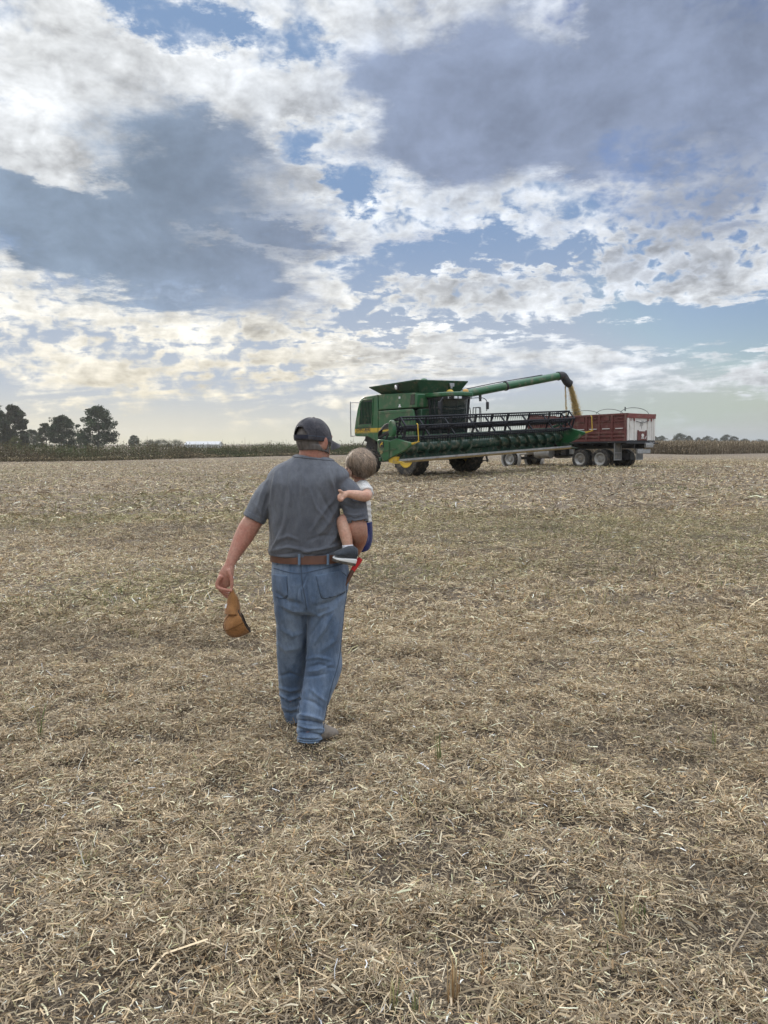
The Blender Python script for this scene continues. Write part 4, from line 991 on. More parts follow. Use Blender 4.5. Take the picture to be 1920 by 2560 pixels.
def shell(V, Fq, keep, off, thick):
    """piece of a surface lifted off by off and given a thickness"""
    N, _ = normals(V, Fq); f = Fq[keep]; used = np.unique(f); mp = -np.ones(len(V), int); mp[used] = np.arange(len(used)); f = mp[f]
    top = V[used] + N[used] * (off if np.isscalar(off) else off[used][:, None]); bot = top - N[used] * thick
    E = np.concatenate([f[:, [0, 1]], f[:, [1, 2]], f[:, [2, 3]], f[:, [3, 0]]]); es = {}
    for a, b in E:
        k = (min(a, b), max(a, b)); es[k] = None if k in es else (a, b)
    rim = np.array([(b, a, a + len(used), b + len(used)) for v in es.values() if v is not None for a, b in (v,)], int).reshape(-1, 4)
    return np.concatenate([top, bot]), np.concatenate([f, f[:, ::-1] + len(used), rim]), used

def seg_dist(px, py, pts):
    """distance in photo pixels to a polyline, and how far along it"""
    best = np.full(len(px), 1e9); al = np.zeros(len(px)); n = len(pts) - 1
    for i in range(n):
        (x0, y0), (x1, y1) = pts[i], pts[i + 1]; dx, dy = x1 - x0, y1 - y0
        t = np.clip(((px - x0) * dx + (py - y0) * dy) / (dx * dx + dy * dy), 0, 1)
        d = np.hypot(px - x0 - t * dx, py - y0 - t * dy); m = d < best; best[m] = d[m]; al[m] = ((i + t) / n)[m]
    return best, al

def folds(V, Fq, lst, facing=.15):
    """cloth folds: each is a polyline over the visible cloth, a width and a height (both in photo pixels / metres)"""
    for pts, w, h in lst:
        N, _ = normals(V, Fq); px, py = proj(V); d, al = seg_dist(px, py, pts)
        k = np.exp(-(d / w) ** 2) * np.sin(math.pi * np.clip(al * .9 + .05, 0, 1)) ** .6 * np.clip((-N[:, 1] + facing) * 3, 0, 1)
        V = V + N * (k * h)[:, None]
    return V

def ring(c, rx, ry, n=28, tilt=0, ex=1.0, yaw=0):
    """horizontal body ring; tilt leans it about the y axis"""
    out = []
    for k in range(n):
        a = 2 * math.pi * k / n; ca, sa = math.cos(a), math.sin(a)
        x = rx * math.copysign(abs(ca) ** ex, ca); y = ry * math.copysign(abs(sa) ** ex, sa)
        x, y = x * math.cos(yaw) - y * math.sin(yaw), x * math.sin(yaw) + y * math.cos(yaw)
        out.append(Vector((c[0] + x, c[1] + y, c[2] + x * tilt)))
    return out

def rings_px(rows, grow=0.0, sub=4, n=28, ex=.9):
    """rows: (photo y, photo x left, photo x right, distance, half depth[, lean]) -> lofted rings"""
    R_ = []
    for r_ in rows:
        py, x0, x1, Y, ry = r_[:5]; tl = r_[5] if len(r_) > 5 else 0
        a, b = P(x0, py, Y), P(x1, py, Y); c = (a + b) / 2
        R_.append((c.x, c.y, c.z, (b.x - a.x) / 2 + grow, ry + grow, tl))
    return [ring(q[:3], q[3], q[4], n, q[5], ex) for q in catmull(R_, sub)]

def limb(m, pts, n=20, sub=5, side=(1, 0, 0)):
    """pts: (x, y, z, r, r2)"""
    A = catmull(pts, sub); m.tube([tuple(p) for p in A[:, :3]], list(A[:, 3]), n, list(A[:, 4]), side)

def px_limb(rows, grow=0.0):
    return [(*P(a, b, Y), r + grow, (q if q else r) + grow) for a, b, Y, r, q in rows]

def ell(m, c, axes, radii, n=20, k=12):
    """ellipsoid; axes = three unit vectors"""
    c = Vector(c); rr = []
    for i in range(k + 1):
        th = math.pi * i / k; rr.append([c + Vector(axes[2]) * (radii[2] * -math.cos(th)) + (Vector(axes[0]) * (radii[0] * math.cos(2 * math.pi * j / n)) + Vector(axes[1]) * (radii[1] * math.sin(2 * math.pi * j / n))) * max(math.sin(th), .02) for j in range(n)])
    m.loft(rr)

def skin_mat(name, c, red, var=.12):
    m = bpy.data.materials.new(name); m.use_nodes = True; t = NT(m.node_tree); b = m.node_tree.nodes['Principled BSDF']
    tc = t.n('ShaderNodeTexCoord').outputs['Object']; n1 = t.noise(tc, 14, 5, .6); n2 = t.noise(tc, 90, 3, .6)
    cc = t.mix(t.ramp01(n1, .35, .68), rgb(c), rgb(red)); k = t.ramp01(n2, .3, .7, 1 - var, 1 + var)
    cc = t.mix(1.0, cc, t.n('ShaderNodeCombineColor', i={0: k, 1: k, 2: k}).outputs[0], 'MULTIPLY')
    t.set(b, 'Base Color', cc); b.inputs['Roughness'].default_value = .52; b.inputs['Subsurface Weight'].default_value = .12; b.inputs['Subsurface Radius'].default_value = (.012, .005, .003); b.inputs['Specular IOR Level'].default_value = .35
    t.set(b, 'Normal', t.n('ShaderNodeBump', i={'Strength': .5, 'Distance': .0015, 'Height': n2}))
    return m

def cloth(name, c, c2=None, weave=520, wear=.4, wscale=5, stretch=(1, 1, .45), bump=.0012, rough=.9, sheen=.15):
    m = bpy.data.materials.new(name); m.use_nodes = True; t = NT(m.node_tree); b = m.node_tree.nodes['Principled BSDF']
    tc = t.n('ShaderNodeTexCoord').outputs['Object']; st = t.n('ShaderNodeMapping', i={'Vector': tc, 'Scale': stretch}).outputs[0]
    n1 = t.noise(st, wscale, 6, .62, .3); n2 = t.noise(tc, weave, 2, .5); n3 = t.noise(st, wscale * 7, 4, .6)
    cc = t.mix(t.math('MULTIPLY', t.ramp01(n1, .36, .68), wear), rgb(c), rgb(c2 or c)); k = t.math('MULTIPLY', t.ramp01(n2, .3, .7, .82, 1.16), t.ramp01(n3, .3, .7, .9, 1.1))
    cc = t.mix(1.0, cc, t.n('ShaderNodeCombineColor', i={0: k, 1: k, 2: k}).outputs[0], 'MULTIPLY')
    t.set(b, 'Base Color', cc); b.inputs['Roughness'].default_value = rough; b.inputs['Specular IOR Level'].default_value = .2
    b.inputs['Sheen Weight'].default_value = sheen; b.inputs['Sheen Roughness'].default_value = .5
    h = t.math('ADD', n2, t.math('MULTIPLY', n3, 2.0))
    t.set(b, 'Normal', t.n('ShaderNodeBump', i={'Strength': 1.0, 'Distance': bump, 'Height': h}))
    return m

SKIN = skin_mat('sunburnt_skin', (.40, .215, .155), (.36, .15, .105))
SKINC = skin_mat('child_skin', (.56, .34, .245), (.52, .27, .19))
SHIRT = cloth('grey_jersey', (.105, .112, .132), (.160, .170, .190), 520, .8, 5, (1, 1, .45), .0028)
DENIM = cloth('washed_denim', (.082, .124, .198), (.215, .275, .365), 620, .85, 5.5, (1.3, 1.3, .5), .0016)
CAPM = cloth('faded_cap_cloth', (.042, .041, .050), (.098, .092, .098), 500, .9, 16, (1, 1, 1))
DUCK = cloth('brown_duck_cloth', (.245, .115, .04), (.31, .15, .055), 420, .8, 14, (1, 1, 1))
LEATH = M('brown_leather', (.115, .050, .030), .5, var=.25, scale=14)
BOOT = M('dusty_suede', (.235, .20, .165), .9, var=.2, scale=18, dirt=(.13, .10, .075), dirt_amt=.3, dirt_scale=9, bump=.002, bscale=70)
SOLE = M('dark_sole', (.05, .043, .037), .85, var=.3, dirt=(.2, .165, .12), dirt_amt=.5, dirt_scale=14)
KNIT = cloth('white_knit', (.72, .70, .67), (.64, .62, .60), 330, .6, 18, (1, 1, 1), .003)
NAVY = cloth('navy_cotton', (.012, .018, .10), (.02, .028, .14), 500, .6, 10)
CANV = cloth('charcoal_shoe_cloth', (.045, .052, .062), (.07, .078, .09), 520, .6, 14)
SOCK = cloth('white_sock', (.74, .74, .78), (.66, .66, .70), 500, .6, 14)
WRUB = M('white_rubber', (.74, .74, .72), .5, var=.06, scale=10)
THREAD = M('seam_thread', (.055, .075, .11), .9, var=.2)

# torso and legs of the man, read off the photograph as rows of half widths
TORSO = [(1410, 684, 862, 4.24, .155), (1389, 679, 856, 4.235, .162), (1340, 678, 853, 4.23, .168), (1290, 675, 852, 4.22, .168), (1250, 670, 853, 4.215, .165), (1210, 666, 860, 4.21, .155), (1187, 672, 868, 4.21, .135), (1168, 700, 846, 4.21, .115), (1154, 722, 828, 4.21, .092), (1142, 742, 820, 4.21, .08)]
PELV = [(1377, 682, 860, 4.24, .155), (1404, 680, 868, 4.24, .165), (1440, 679, 873, 4.24, .172), (1480, 682, 869, 4.24, .165), (1510, 685, 864, 4.24, .145), (1528, 688, 860, 4.24, .115)]
LEGL = [(1470, 684, 772, 4.235, .125), (1519, 686, 771, 4.245, .118), (1556, 691, 769, 4.26, .107), (1600, 692, 768, 4.29, .095), (1640, 693, 767, 4.33, .09), (1692, 696, 764, 4.38, .088), (1735, 700, 760, 4.42, .08), (1762, 704, 757, 4.44, .072), (1790, 712, 754, 4.45, .066), (1800, 715, 752, 4.45, .066)]
LEGR = [(1470, 770, 871, 4.235, .125), (1519, 768, 863, 4.235, .12), (1562, 767, 858, 4.235, .112), (1626, 766, 853, 4.24, .10), (1664, 763, 856, 4.235, .10), (1700, 758, 847, 4.215, .092), (1732, 753, 832, 4.19, .086), (1770, 746, 818, 4.165, .08), (1792, 741, 813, 4.15, .078), (1808, 745, 807, 4.145, .07), (1824, 741, 812, 4.14, .076), (1836, 744, 806, 4.135, .07), (1847, 742, 806, 4.13, .074)]
ARML = [(706, 1200, 4.21, .058, 0), (674, 1240, 4.20, .052, 0), (645, 1285, 4.185, .050, 0), (624, 1316, 4.175, .055, .052), (606, 1348, 4.15, .050, .046), (588, 1382, 4.115, .036, .034), (575, 1410, 4.085, .027, .022), (567, 1428, 4.07, .030, .019)]
ARMR = [(845, 1202, 4.23, .056, 0), (871, 1240, 4.20, .052, 0), (888, 1285, 4.165, .050, 0), (893, 1322, 4.155, .056, .054), (899, 1342, 4.19, .044, .046), (894, 1364, 4.26, .036, .036), (889, 1380, 4.35, .027, .026), (884, 1380, 4.42, .034, .02)]
YAW = R(38); HF = Vector((math.sin(YAW), math.cos(YAW), 0)); HR = Vector((math.cos(YAW), -math.sin(YAW), 0)); HU = Vector((0, 0, 1))
HC = P(784, 1100, 4.215)

def man():
    g = Vector((P(775, 1868, 4.13).x, 4.22, ground_z(-.4, 4.2)))
    # ---- body
    m = MB(); m.loft(rings_px(TORSO, -.026)); m.loft(rings_px(PELV, -.024)); m.loft(rings_px(LEGL, -.018)); m.loft(rings_px(LEGR, -.018))
    limb(m, px_limb(ARML)); limb(m, px_limb(ARMR))
    nk = [(*P(783, 1160, 4.21), .082, .078), (*P(783, 1138, 4.205), .078, .076), (*P(785, 1112, 4.205), .076, .08)]; limb(m, nk)
    ell(m, HC + HU * .004, (HR, HF, HU), (.079, .100, .106)); ell(m, HC + HF * .028 - HU * .062, (HR, HF, HU), (.066, .078, .068))
    ell(m, HC + HF * .102 - HU * .028, (HR, HF, HU), (.015, .022, .026)); ell(m, HC + HF * .094 - HU * .070, (HR, HF, HU), (.024, .012, .012)); ell(m, HC + HF * .088 - HU * .098, (HR, HF, HU), (.028, .022, .02))
    for s in (-1, 1):
        ec = HC + HR * (s * .081) - HF * .004 - HU * .016; ax = (HR * s + HF * -.45).normalized(); fr = HU.cross(ax).normalized()
        ell(m, ec, (fr, ax, HU), (.018, .012, .033)); ell(m, ec + ax * .008 - fr * 0, (fr, ax, HU), (.020, .007, .034)); ell(m, HC + HF * .092 + HR * s * .032 + HU * .018, (HR, HF, HU), (.022, .014, .014))
    # ---- hands: palm, four bent fingers and a thumb each
    def hand(palm, fingers):
        limb(m, [(*P(*q[:3]), q[3], q[4]) for q in palm], 16, 3)
        for f in fingers: limb(m, [(*P(*q), r_, r_) for q, r_ in zip(f, (.0125, .0118, .0108, .0095, .008)[:len(f)])], 12, 3)
    hand([(573, 1414, 4.08, .027, .02), (568, 1430, 4.07, .038, .021), (563, 1446, 4.07, .040, .020), (561, 1458, 4.072, .036, .016), (562, 1468, 4.075, .026, .012)],
         [[(553, 1440, 4.05), (545, 1454, 4.045), (544, 1468, 4.04), (563, 1474.5, 4.03), (581, 1477.5, 4.025)], [(557, 1444, 4.07), (550, 1460, 4.068), (551, 1475, 4.063), (568, 1484.5, 4.055), (583, 1489, 4.045)],
          [(561, 1446, 4.09), (556, 1464, 4.09), (557, 1480, 4.088), (566, 1490, 4.08), (575, 1496, 4.07)], [(565, 1446, 4.105), (562, 1462, 4.108), (564, 1477, 4.105), (570, 1485, 4.10), (577, 1490, 4.09)],
          [(571, 1424, 4.055), (576, 1438, 4.045), (579, 1450, 4.04), (580, 1463, 4.036), (578, 1474, 4.035)]])
    hand([(886, 1379, 4.40, .030, .022), (880, 1380, 4.45, .038, .02), (874, 1378, 4.50, .036, .018)],
         [[(884, 1372, 4.48), (880, 1368, 4.54), (872, 1364, 4.57), (864, 1362, 4.58)], [(880, 1375, 4.49), (874, 1371, 4.55), (866, 1367, 4.585), (858, 1365, 4.59)], [(876, 1378, 4.49), (868, 1375, 4.55), (860, 1371, 4.58), (853, 1369, 4.585)], [(872, 1381, 4.48), (864, 1379, 4.53), (857, 1376, 4.555), (851, 1374, 4.56)], [(890, 1372, 4.44), (893, 1362, 4.46), (890, 1354, 4.49)]])
    V, Q = remesh(m, .0045, 4); body = solid('person', V, Q, SKIN, None, g)
    tag(body, 'man seen from behind in grey T-shirt and jeans carrying a toddler on his right arm', 'person')
    add = lambda name, V, Q, mat, par=body, C=None: solid(name, V, Q, mat, par, g, C)
    # ---- hair: short fringe round the back of the head, below the cap
    N, fn = normals(V, Q); fc = V[Q].mean(1); rel = fc - np.array(HC); f_, r_, u_ = rel @ np.array(HF), rel @ np.array(HR), rel @ np.array(HU)
    ear = (np.hypot(f_ + .004, u_ + .016) < .036) & (np.abs(r_) > .068)
    keep = (u_ > -.052 - .2 * np.clip(f_ + .06, 0, .2)) & (u_ < .075) & (f_ < .045) & ~ear & (np.linalg.norm(rel, axis=1) < .17)
    off = .007 + .004 * (fbm(V[:, 0] * 70, V[:, 2] * 22 + V[:, 1] * 40, 3, 4) - .4)
    hv, hq, _ = shell(V, Q, keep, off, .006)
    HAIR = M('grey_hair', (.105, .09, .08), .7, var=.4, scale=60, stretch=(1, 1, .25), bump=.003, bscale=160); add('hair', hv, hq, HAIR)
    # ---- T-shirt: torso with two sleeves
    m = MB(); rows = [(1385, 673, 858, 4.235, .171), (1376, 671.5, 857, 4.235, .173), (1340, 674, 853, 4.23, .172), (1290, 672, 851.5, 4.22, .171), (1250, 668, 852.5, 4.215, .168), (1210, 664, 864, 4.21, .158), (1190, 667, 874, 4.21, .145), (1172, 680, 864, 4.21, .125), (1159, 700, 846, 4.21, .108), (1149, 720, 832, 4.21, .095), (1140, 739, 821, 4.21, .084, -.10)]
    m.loft(rings_px(rows))
    sl = [(712, 1208, 4.21, .064, .080), (681, 1226, 4.205, .069, .08), (656, 1258, 4.195, .068, .072), (633.5, 1299, 4.185, .062, .064)]
    sr = [(838, 1208, 4.22, .064, .082), (866, 1228, 4.21, .070, .08), (884, 1262, 4.185, .070, .072), (892, 1309, 4.16, .0635, .064)]
    limb(m, px_limb(sl)); limb(m, px_limb(sr))
    V, Q = remesh(m, .005, 5)
    fl = [(p_, w_ * .9, h_ * 1.75) for p_, w_, h_ in [  # vertical folds hanging from the shoulders
        ([(688, 1180), (684, 1215), (676, 1262)], 4.5, .007), ([(700, 1176), (697, 1218)], 4, .004), ([(728, 1165), (724, 1210), (729, 1262)], 4.5, .0045), ([(748, 1178), (746, 1230), (752, 1290)], 5, -.004), ([(757, 1180), (757, 1235)], 4, .004),
        ([(676, 1258), (684, 1310), (690, 1352)], 6, .005), ([(712, 1225), (706, 1290), (690, 1345)], 5, -.004), ([(726, 1230), (718, 1290), (700, 1350)], 4.5, .004),
        ([(846, 1262), (818, 1310), (790, 1348)], 6, .006), ([(848, 1280), (826, 1330), (806, 1360)], 5, -.005), ([(842, 1240), (806, 1282), (778, 1330)], 5.5, .005), ([(800, 1225), (812, 1252), (840, 1300)], 4.5, -.004), ([(770, 1215), (790, 1270), (826, 1312)], 4.5, .004), ([(848, 1312), (836, 1345), (815, 1370)], 4.5, .006),
        ([(822, 1172), (826, 1200), (838, 1228)], 4.5, .005), ([(845, 1180), (842, 1215), (846, 1250)], 4.5, -.006),
        # slack cloth gathered over the belt
        ([(676, 1378), (720, 1368), (770, 1378)], 4.5, .005), ([(684, 1388), (740, 1382), (800, 1389)], 3.5, -.005), ([(742, 1384), (800, 1374), (848, 1362)], 4, .007), ([(780, 1392), (815, 1386), (850, 1374)], 3, -.006), ([(690, 1352), (720, 1340), (746, 1350)], 5, .004), ([(700, 1330), (690, 1356), (678, 1376)], 4, .005), ([(770, 1352), (800, 1340), (840, 1338)], 5, -.004),
        # sleeves
        ([(668, 1200), (652, 1240), (640, 1280)], 4, .005), ([(672, 1228), (664, 1262), (655, 1296)], 4.5, -.006), ([(640, 1262), (650, 1282), (656, 1298)], 3.5, .004), ([(862, 1220), (880, 1252), (910, 1262)], 4, .006), ([(858, 1262), (885, 1272), (912, 1270)], 4, -.005), ([(860, 1282), (886, 1290), (914, 1284)], 4, .005), ([(864, 1300), (890, 1302), (917, 1296)], 2.5, .004)]]
    V = folds(V, Q, fl); N, fn = normals(V, Q); V = V + N * (.0075 * (fbm(V[:, 0] * 20 + V[:, 1] * 9, V[:, 2] * 9, 3, 8) - .5) - .006 * np.abs(fbm(V[:, 0] * 13 + V[:, 2] * 7, V[:, 2] * 10 - V[:, 0] * 5, 3, 38) - .5))[:, None]
    # open the hem, sleeve ends and collar: drop the caps
    fc = V[Q].mean(1); N, fn = normals(V, Q)
    def cut(fc, fn, c, d, lim): return ((fc - np.array(c)) @ np.array(d) > lim) & (fn @ np.array(d) > .55) & (np.linalg.norm(fc - np.array(c), axis=1) < .075)
    dl = (P(633.5, 1299, 4.185) - P(656, 1258, 4.195)).normalized(); dr = (P(892, 1309, 4.16) - P(884, 1262, 4.185)).normalized()
    drop = cut(fc, fn, P(633.5, 1299, 4.185), dl, -.012) | cut(fc, fn, P(892, 1309, 4.16), dr, -.012) | ((fc[:, 2] < P(770, 1384, 4.23).z + .012) & (fn[:, 2] < -.5)) | ((fc[:, 2] > P(780, 1146, 4.2).z) & (fn[:, 2] > .6) & (np.hypot(fc[:, 0] - HC.x, fc[:, 1] - 4.21) < .085))
    sv, sq, _ = shell(V, Q, ~drop, 0.0, .003); shirt = add('shirt', sv, sq, SHIRT)
    # collar rib and sleeve hems
    px, py = proj(fc); ed = (fc[:, 2] > P(780, 1147, 4.2).z + .10 * -(fc[:, 0] - HC.x)) & (np.hypot(fc[:, 0] - HC.x, fc[:, 1] - 4.21) < .125) & ~drop
    cv, cq, _ = shell(V, Q, ed, .003, .004); add('collar', cv, cq, SHIRT, shirt); 
    for c, d in ((P(633.5, 1299, 4.185), dl), (P(892, 1309, 4.16), dr)):
        q = (fc - np.array(c)) @ np.array(d); rad = np.linalg.norm(fc - np.array(c) - q[:, None] * np.array(d), axis=1); kk = (q > -.030) & (q < .02) & (rad < .085) & ~drop
        cv, cq, _ = shell(V, Q, kk, .0018, .004); add('sleeve_hem', cv, cq, SHIRT, shirt)
    # ---- jeans
    m = MB(); m.loft(rings_px(PELV)); m.loft(rings_px(LEGL)); m.loft(rings_px(LEGR)); V, Q = remesh(m, .005, 4)
    fl = [(p_, w_, h_ * 1.9) for p_, w_, h_ in [([(768, 1405), (766, 1440), (752, 1470), (757, 1500)], 3, -.005), ([(752, 1416), (754, 1470), (766, 1520)], 2.2, .002), ([(772, 1440), (766, 1476), (770, 1512)], 4, -.006),
          ([(690, 1480), (720, 1505), (756, 1512)], 6, -.006), ([(790, 1518), (830, 1506), (866, 1482)], 6, -.007), ([(745, 1470), (742, 1500), (746, 1516)], 3.5, -.004), ([(752, 1462), (748, 1500)], 3, .004), ([(700, 1512), (735, 1528), (766, 1530)], 4.5, .004), ([(776, 1530), (800, 1540), (840, 1520)], 5, .005),
          ([(835, 1532), (812, 1570), (785, 1612)], 5, .006), ([(820, 1525), (795, 1560), (775, 1590)], 5, -.005), ([(778, 1600), (770, 1640), (766, 1670)], 4, .004), ([(848, 1560), (838, 1600), (800, 1630)], 6, .004),
          ([(768, 1668), (800, 1662), (838, 1672)], 4, -.005), ([(766, 1680), (795, 1676), (830, 1660)], 4, .005), ([(765, 1648), (795, 1642), (828, 1650)], 4, .004), ([(764, 1692), (790, 1690), (816, 1684)], 3.5, -.005),
          ([(775, 1722), (795, 1738), (812, 1752)], 4, .005), ([(760, 1748), (785, 1756), (806, 1772)], 4, -.005), ([(748, 1786), (776, 1790), (806, 1800)], 4, .008), ([(744, 1800), (775, 1803), (808, 1810)], 3, -.010), ([(746, 1812), (775, 1820), (806, 1822)], 3.5, .009), ([(746, 1832), (770, 1830), (806, 1838)], 3, -.010), ([(745, 1843), (772, 1843), (803, 1845)], 3, .006),
          ([(700, 1690), (725, 1684), (752, 1692)], 4, -.005), ([(698, 1718), (725, 1726), (752, 1722)], 4, .006), ([(702, 1736), (722, 1748), (750, 1738)], 3.5, .012), ([(704, 1746), (724, 1758), (752, 1748)], 2.6, -.012), ([(708, 1768), (728, 1774), (750, 1768)], 3.5, .006), ([(712, 1782), (730, 1785), (750, 1780)], 3, -.006), ([(694, 1610), (715, 1625), (750, 1620)], 5, .003), ([(700, 1570), (730, 1590), (760, 1580)], 6, .004)]]
    V = folds(V, Q, fl); N, fn = normals(V, Q); V = V + N * (.006 * (fbm(V[:, 0] * 14 + V[:, 1] * 7, V[:, 2] * 12, 3, 18) - .5) + .002 * (fbm(V[:, 0] * 60, V[:, 2] * 50, 2, 28) - .5))[:, None]
    fc = V[Q].mean(1); N, fn = normals(V, Q); ca, cb = P(733, 1800, 4.45), P(774, 1847, 4.13)
    drop = ((np.hypot(fc[:, 0] - ca.x, fc[:, 1] - ca.y) < .15) & (fc[:, 2] < ca.z + .01) & (fn[:, 2] < -.5)) | ((np.hypot(fc[:, 0] - cb.x, fc[:, 1] - cb.y) < .15) & (fc[:, 2] < cb.z + .01) & (fn[:, 2] < -.5)) | ((fn[:, 2] > .6) & (fc[:, 2] > P(770, 1381, 4.24).z))
    jv, jq, _ = shell(V, Q, ~drop, 0.0, .004); jeans = add('jeans', jv, jq, DENIM)
    px, py = proj(fc); back = fn[:, 1] < .15
    def inside(poly):
        r_ = np.zeros(len(px), bool)
        for (x0, y0), (x1, y1) in zip(poly, poly[1:] + poly[:1]):
            c = ((y0 > py) != (y1 > py)) & (px < (x1 - x0) * (py - y0) / (y1 - y0 + 1e-9) + x0); r_ ^= c
        return r_
    # seams as thin raised cords laid on the cloth
    from mathutils.bvhtree import BVHTree
    bvh = BVHTree.FromPolygons([tuple(v) for v in V], [tuple(int(i) for i in f) for f in Q]); eye = Vector((0, 0, CAM_H))
    DEN2 = cloth('worn_denim_edge', (.115, .165, .235), (.17, .225, .30), 500, .8, 30)
    def seam(pts, r=.0022, name='seam', mat=THREAD, par=jeans, flat=.6):
        out = []
        for q in catmull(pts, 8):
            d = (P(q[0], q[1], 1.0) - eye).normalized(); h = bvh.ray_cast(eye, d)
            if h[0] is not None: out.append(h[0] + h[1] * .001)
        if len(out) > 2: m = MB(); m.tube(out, r, 6, r * flat); o = m.build(name, mat, par, 60); o.location = -g
    POCK = [[(681, 1436), (717, 1440), (719, 1488), (706, 1497), (690, 1492), (682, 1477)], [(790, 1440), (851, 1428), (865, 1442), (863, 1478), (838, 1490), (808, 1496), (800, 1483)]]
    PD = cloth('pocket_denim', (.072, .110, .178), (.175, .228, .315), 620, .8, 6)
    for i, poly in enumerate(POCK):
        pv, pq, _ = shell(V, Q, inside(poly) & back, .0045, .004); pk = add('pocket', pv, pq, PD, jeans)
        seam(poly[1:] + ([poly[0]] if i else []), .0024); seam(poly[:2], .0042, 'pocket_edge', DEN2)
    seam([(684, 1420), (720, 1430), (752, 1433), (790, 1426), (830, 1417), (856, 1410)], .003); seam([(752, 1404), (755, 1450), (763, 1500), (767, 1524)], .003)
    seam([(867, 1474), (859, 1540), (850, 1630), (843, 1668), (832, 1705), (822, 1745), (811, 1800), (806, 1845)], .0026)
    seam([(766, 1560), (766, 1640), (756, 1720), (745, 1785)], .002)
    for yy, r_ in ((1850, .006), (1856, .0035)): seam([(744, yy - 4), (760, yy), (775, yy + 1), (790, yy), (804, yy - 4)], r_, 'hem', DEN2)
    # ---- belt with loops
    br = [(1379, 679, 862, 4.238, .166), (1389, 679, 865, 4.239, .169), (1399, 678.5, 868, 4.24, .171)]
    m = MB(); ro = rings_px(br, .006, 3, 64); ri = rings_px(br, .001, 3, 64); m.loft(ro + ri[::-1] + [ro[0]], False); m.build('belt', LEATH, body, 60, 0, (0, 0, 0)).location = -g
    for x, w in ((691, 5.5), (748, 6.5), (820, 6.5)):
        aa = [];
        for yy in (1386, 1398, 1412):
            Yb = 4.24 - .184 * math.sqrt(max(0, 1 - (abs(x - 774) / 100) ** 2.4)); aa.append(P(x, yy, Yb))
        m = MB(); m.tube([tuple(p) for p in catmull([tuple(p) for p in aa], 3)], w / F * 4.1 / 2, 8, .005, (1, 0, 0)); m.build('belt_loop', DEN2, jeans, 40).location = -g
    # ---- boots
    def boot(heel, toe, lift, top):
        h, t_ = Vector(heel), Vector(toe); d = (t_ - h).normalized(); sd = d.cross(HU).normalized(); up = sd.cross(d).normalized(); L = (t_ - h).length
        m = MB(); prof = [(-.02, .030, .040), (.0, .040, .052), (.25, .040, .056), (.5, .044, .046), (.75, .050, .036), (.92, .042, .030), (1.0, .022, .018)]
        rr = []
        for u, w, hh in prof: rr.append([h + d * (u * L) + sd * (w * math.cos(a)) + up * (.026 + hh + hh * math.sin(a)) for a in [2 * math.pi * k / 18 for k in range(18)]])
        m.loft(rr); limb(m, [(*(h + d * .05 + up * .07), .046, .052), (*(Vector(top)), .048, .05)], 18, 3)
        V_, Q_ = remesh(m, .006, 3); b = add('boot', V_, Q_, BOOT)
        m = MB(); rr = []
        for u, w, _ in prof: rr.append([h + d * (u * L * 1.02 - .004) + sd * (s_ * (w + .006)) + up * z for s_, z in ((-1, .0), (1, .0), (1, .034), (-1, .034))])
        m.loft(rr)
        m.box(h + d * .035 + up * -.006, (.07, .072, .02), Matrix((d, sd, up)).transposed().to_3x3()); o = m.build('sole', SOLE, b, 40, .004); o.location = -g; return b
    b1 = boot(P(776, 1862, 4.115) - Vector((0, 0, .012)), P(838, 1845, 4.245) - Vector((0, 0, .028)), 0, P(778, 1835, 4.15)); b2 = boot(P(732, 1800, 4.455) - Vector((0, 0, .012)), P(727, 1776, 4.74), 0, P(733, 1775, 4.46))
    # ---- cap
    cen = HC + HU * .045 - HF * .004; n, k_ = 72, 18; rr = []; m = MB(); tiltf = .10
    def cap_pt(a, th, gr=0.0):
        e = Vector((0, 0, 0)); rx, ry, rz = .089 + gr, .112 + gr, .106 + gr
        pleat = 1 + .006 * math.cos(6 * a) * math.sin(th) - .012 * math.exp(-((th - .25) / .2) ** 2) * math.sin(5 * a + 1)
        x, y, z = rx * math.cos(a) * math.sin(th) ** .82 * pleat, ry * math.sin(a) * math.sin(th) ** .82 * pleat, rz * math.cos(th) * pleat
        return cen + HR * x + HF * y + HU * (z - .035 + tiltf * -y * .9)
    for i in range(k_ + 1):
        th = .03 + (math.pi / 2 * 1.10) * i / k_; rr.append([cap_pt(2 * math.pi * j / n, th) for j in range(n)])
    vs = [v for r_ in rr for v in r_]; fs = []
    for i in range(k_):
        for j in range(n):
            a = 2 * math.pi * (j + .5) / n + math.pi / 2; da = (a + math.pi) % (2 * math.pi) - math.pi; tt = (i + .5) / k_
            if ((da / .50) ** 2 + ((tt - .86) / .26) ** 2 < 1) and tt < .88: continue
            q = (j + 1) % n; fs.append((i * n + j, i * n + q, (i + 1) * n + q, (i + 1) * n + j))
    m.add(vs, fs); m.add([rr[0][j] for j in range(n)], [tuple(range(n))]); cap = m.build('cap', CAPM, body, 50); cap.location = -g
    so = cap.modifiers.new('thickness', 'SOLIDIFY'); so.thickness = .003; so.offset = 1
    m = MB(); m.lathe([(.008, 0), (.009, .003), (.005, .006), (.001, .007)], cap_pt(0, .03) - HR * 0 + HU * .002, HU, 14); o = m.build('cap_button', CAPM, cap, 60)
    m = MB()
    for s in range(6):
        a = math.pi / 6 + s * math.pi / 3; m.tube([cap_pt(a, .06 + 1.5 * i / 12, .0035) for i in range(13) if not (abs((a + math.pi / 2 + math.pi) % (2 * math.pi) - math.pi) < .4 and i > 6)], .0016, 6)
    m.build('cap_seams', CAPM, cap, 60)
    m = MB(); m.tube([cap_pt(a, 1.53, .002) for a in [2 * math.pi * i / 60 for i in range(61)]], .0022, 6, cap=False); m.build('sweatband_edge', THREAD, cap, 60)
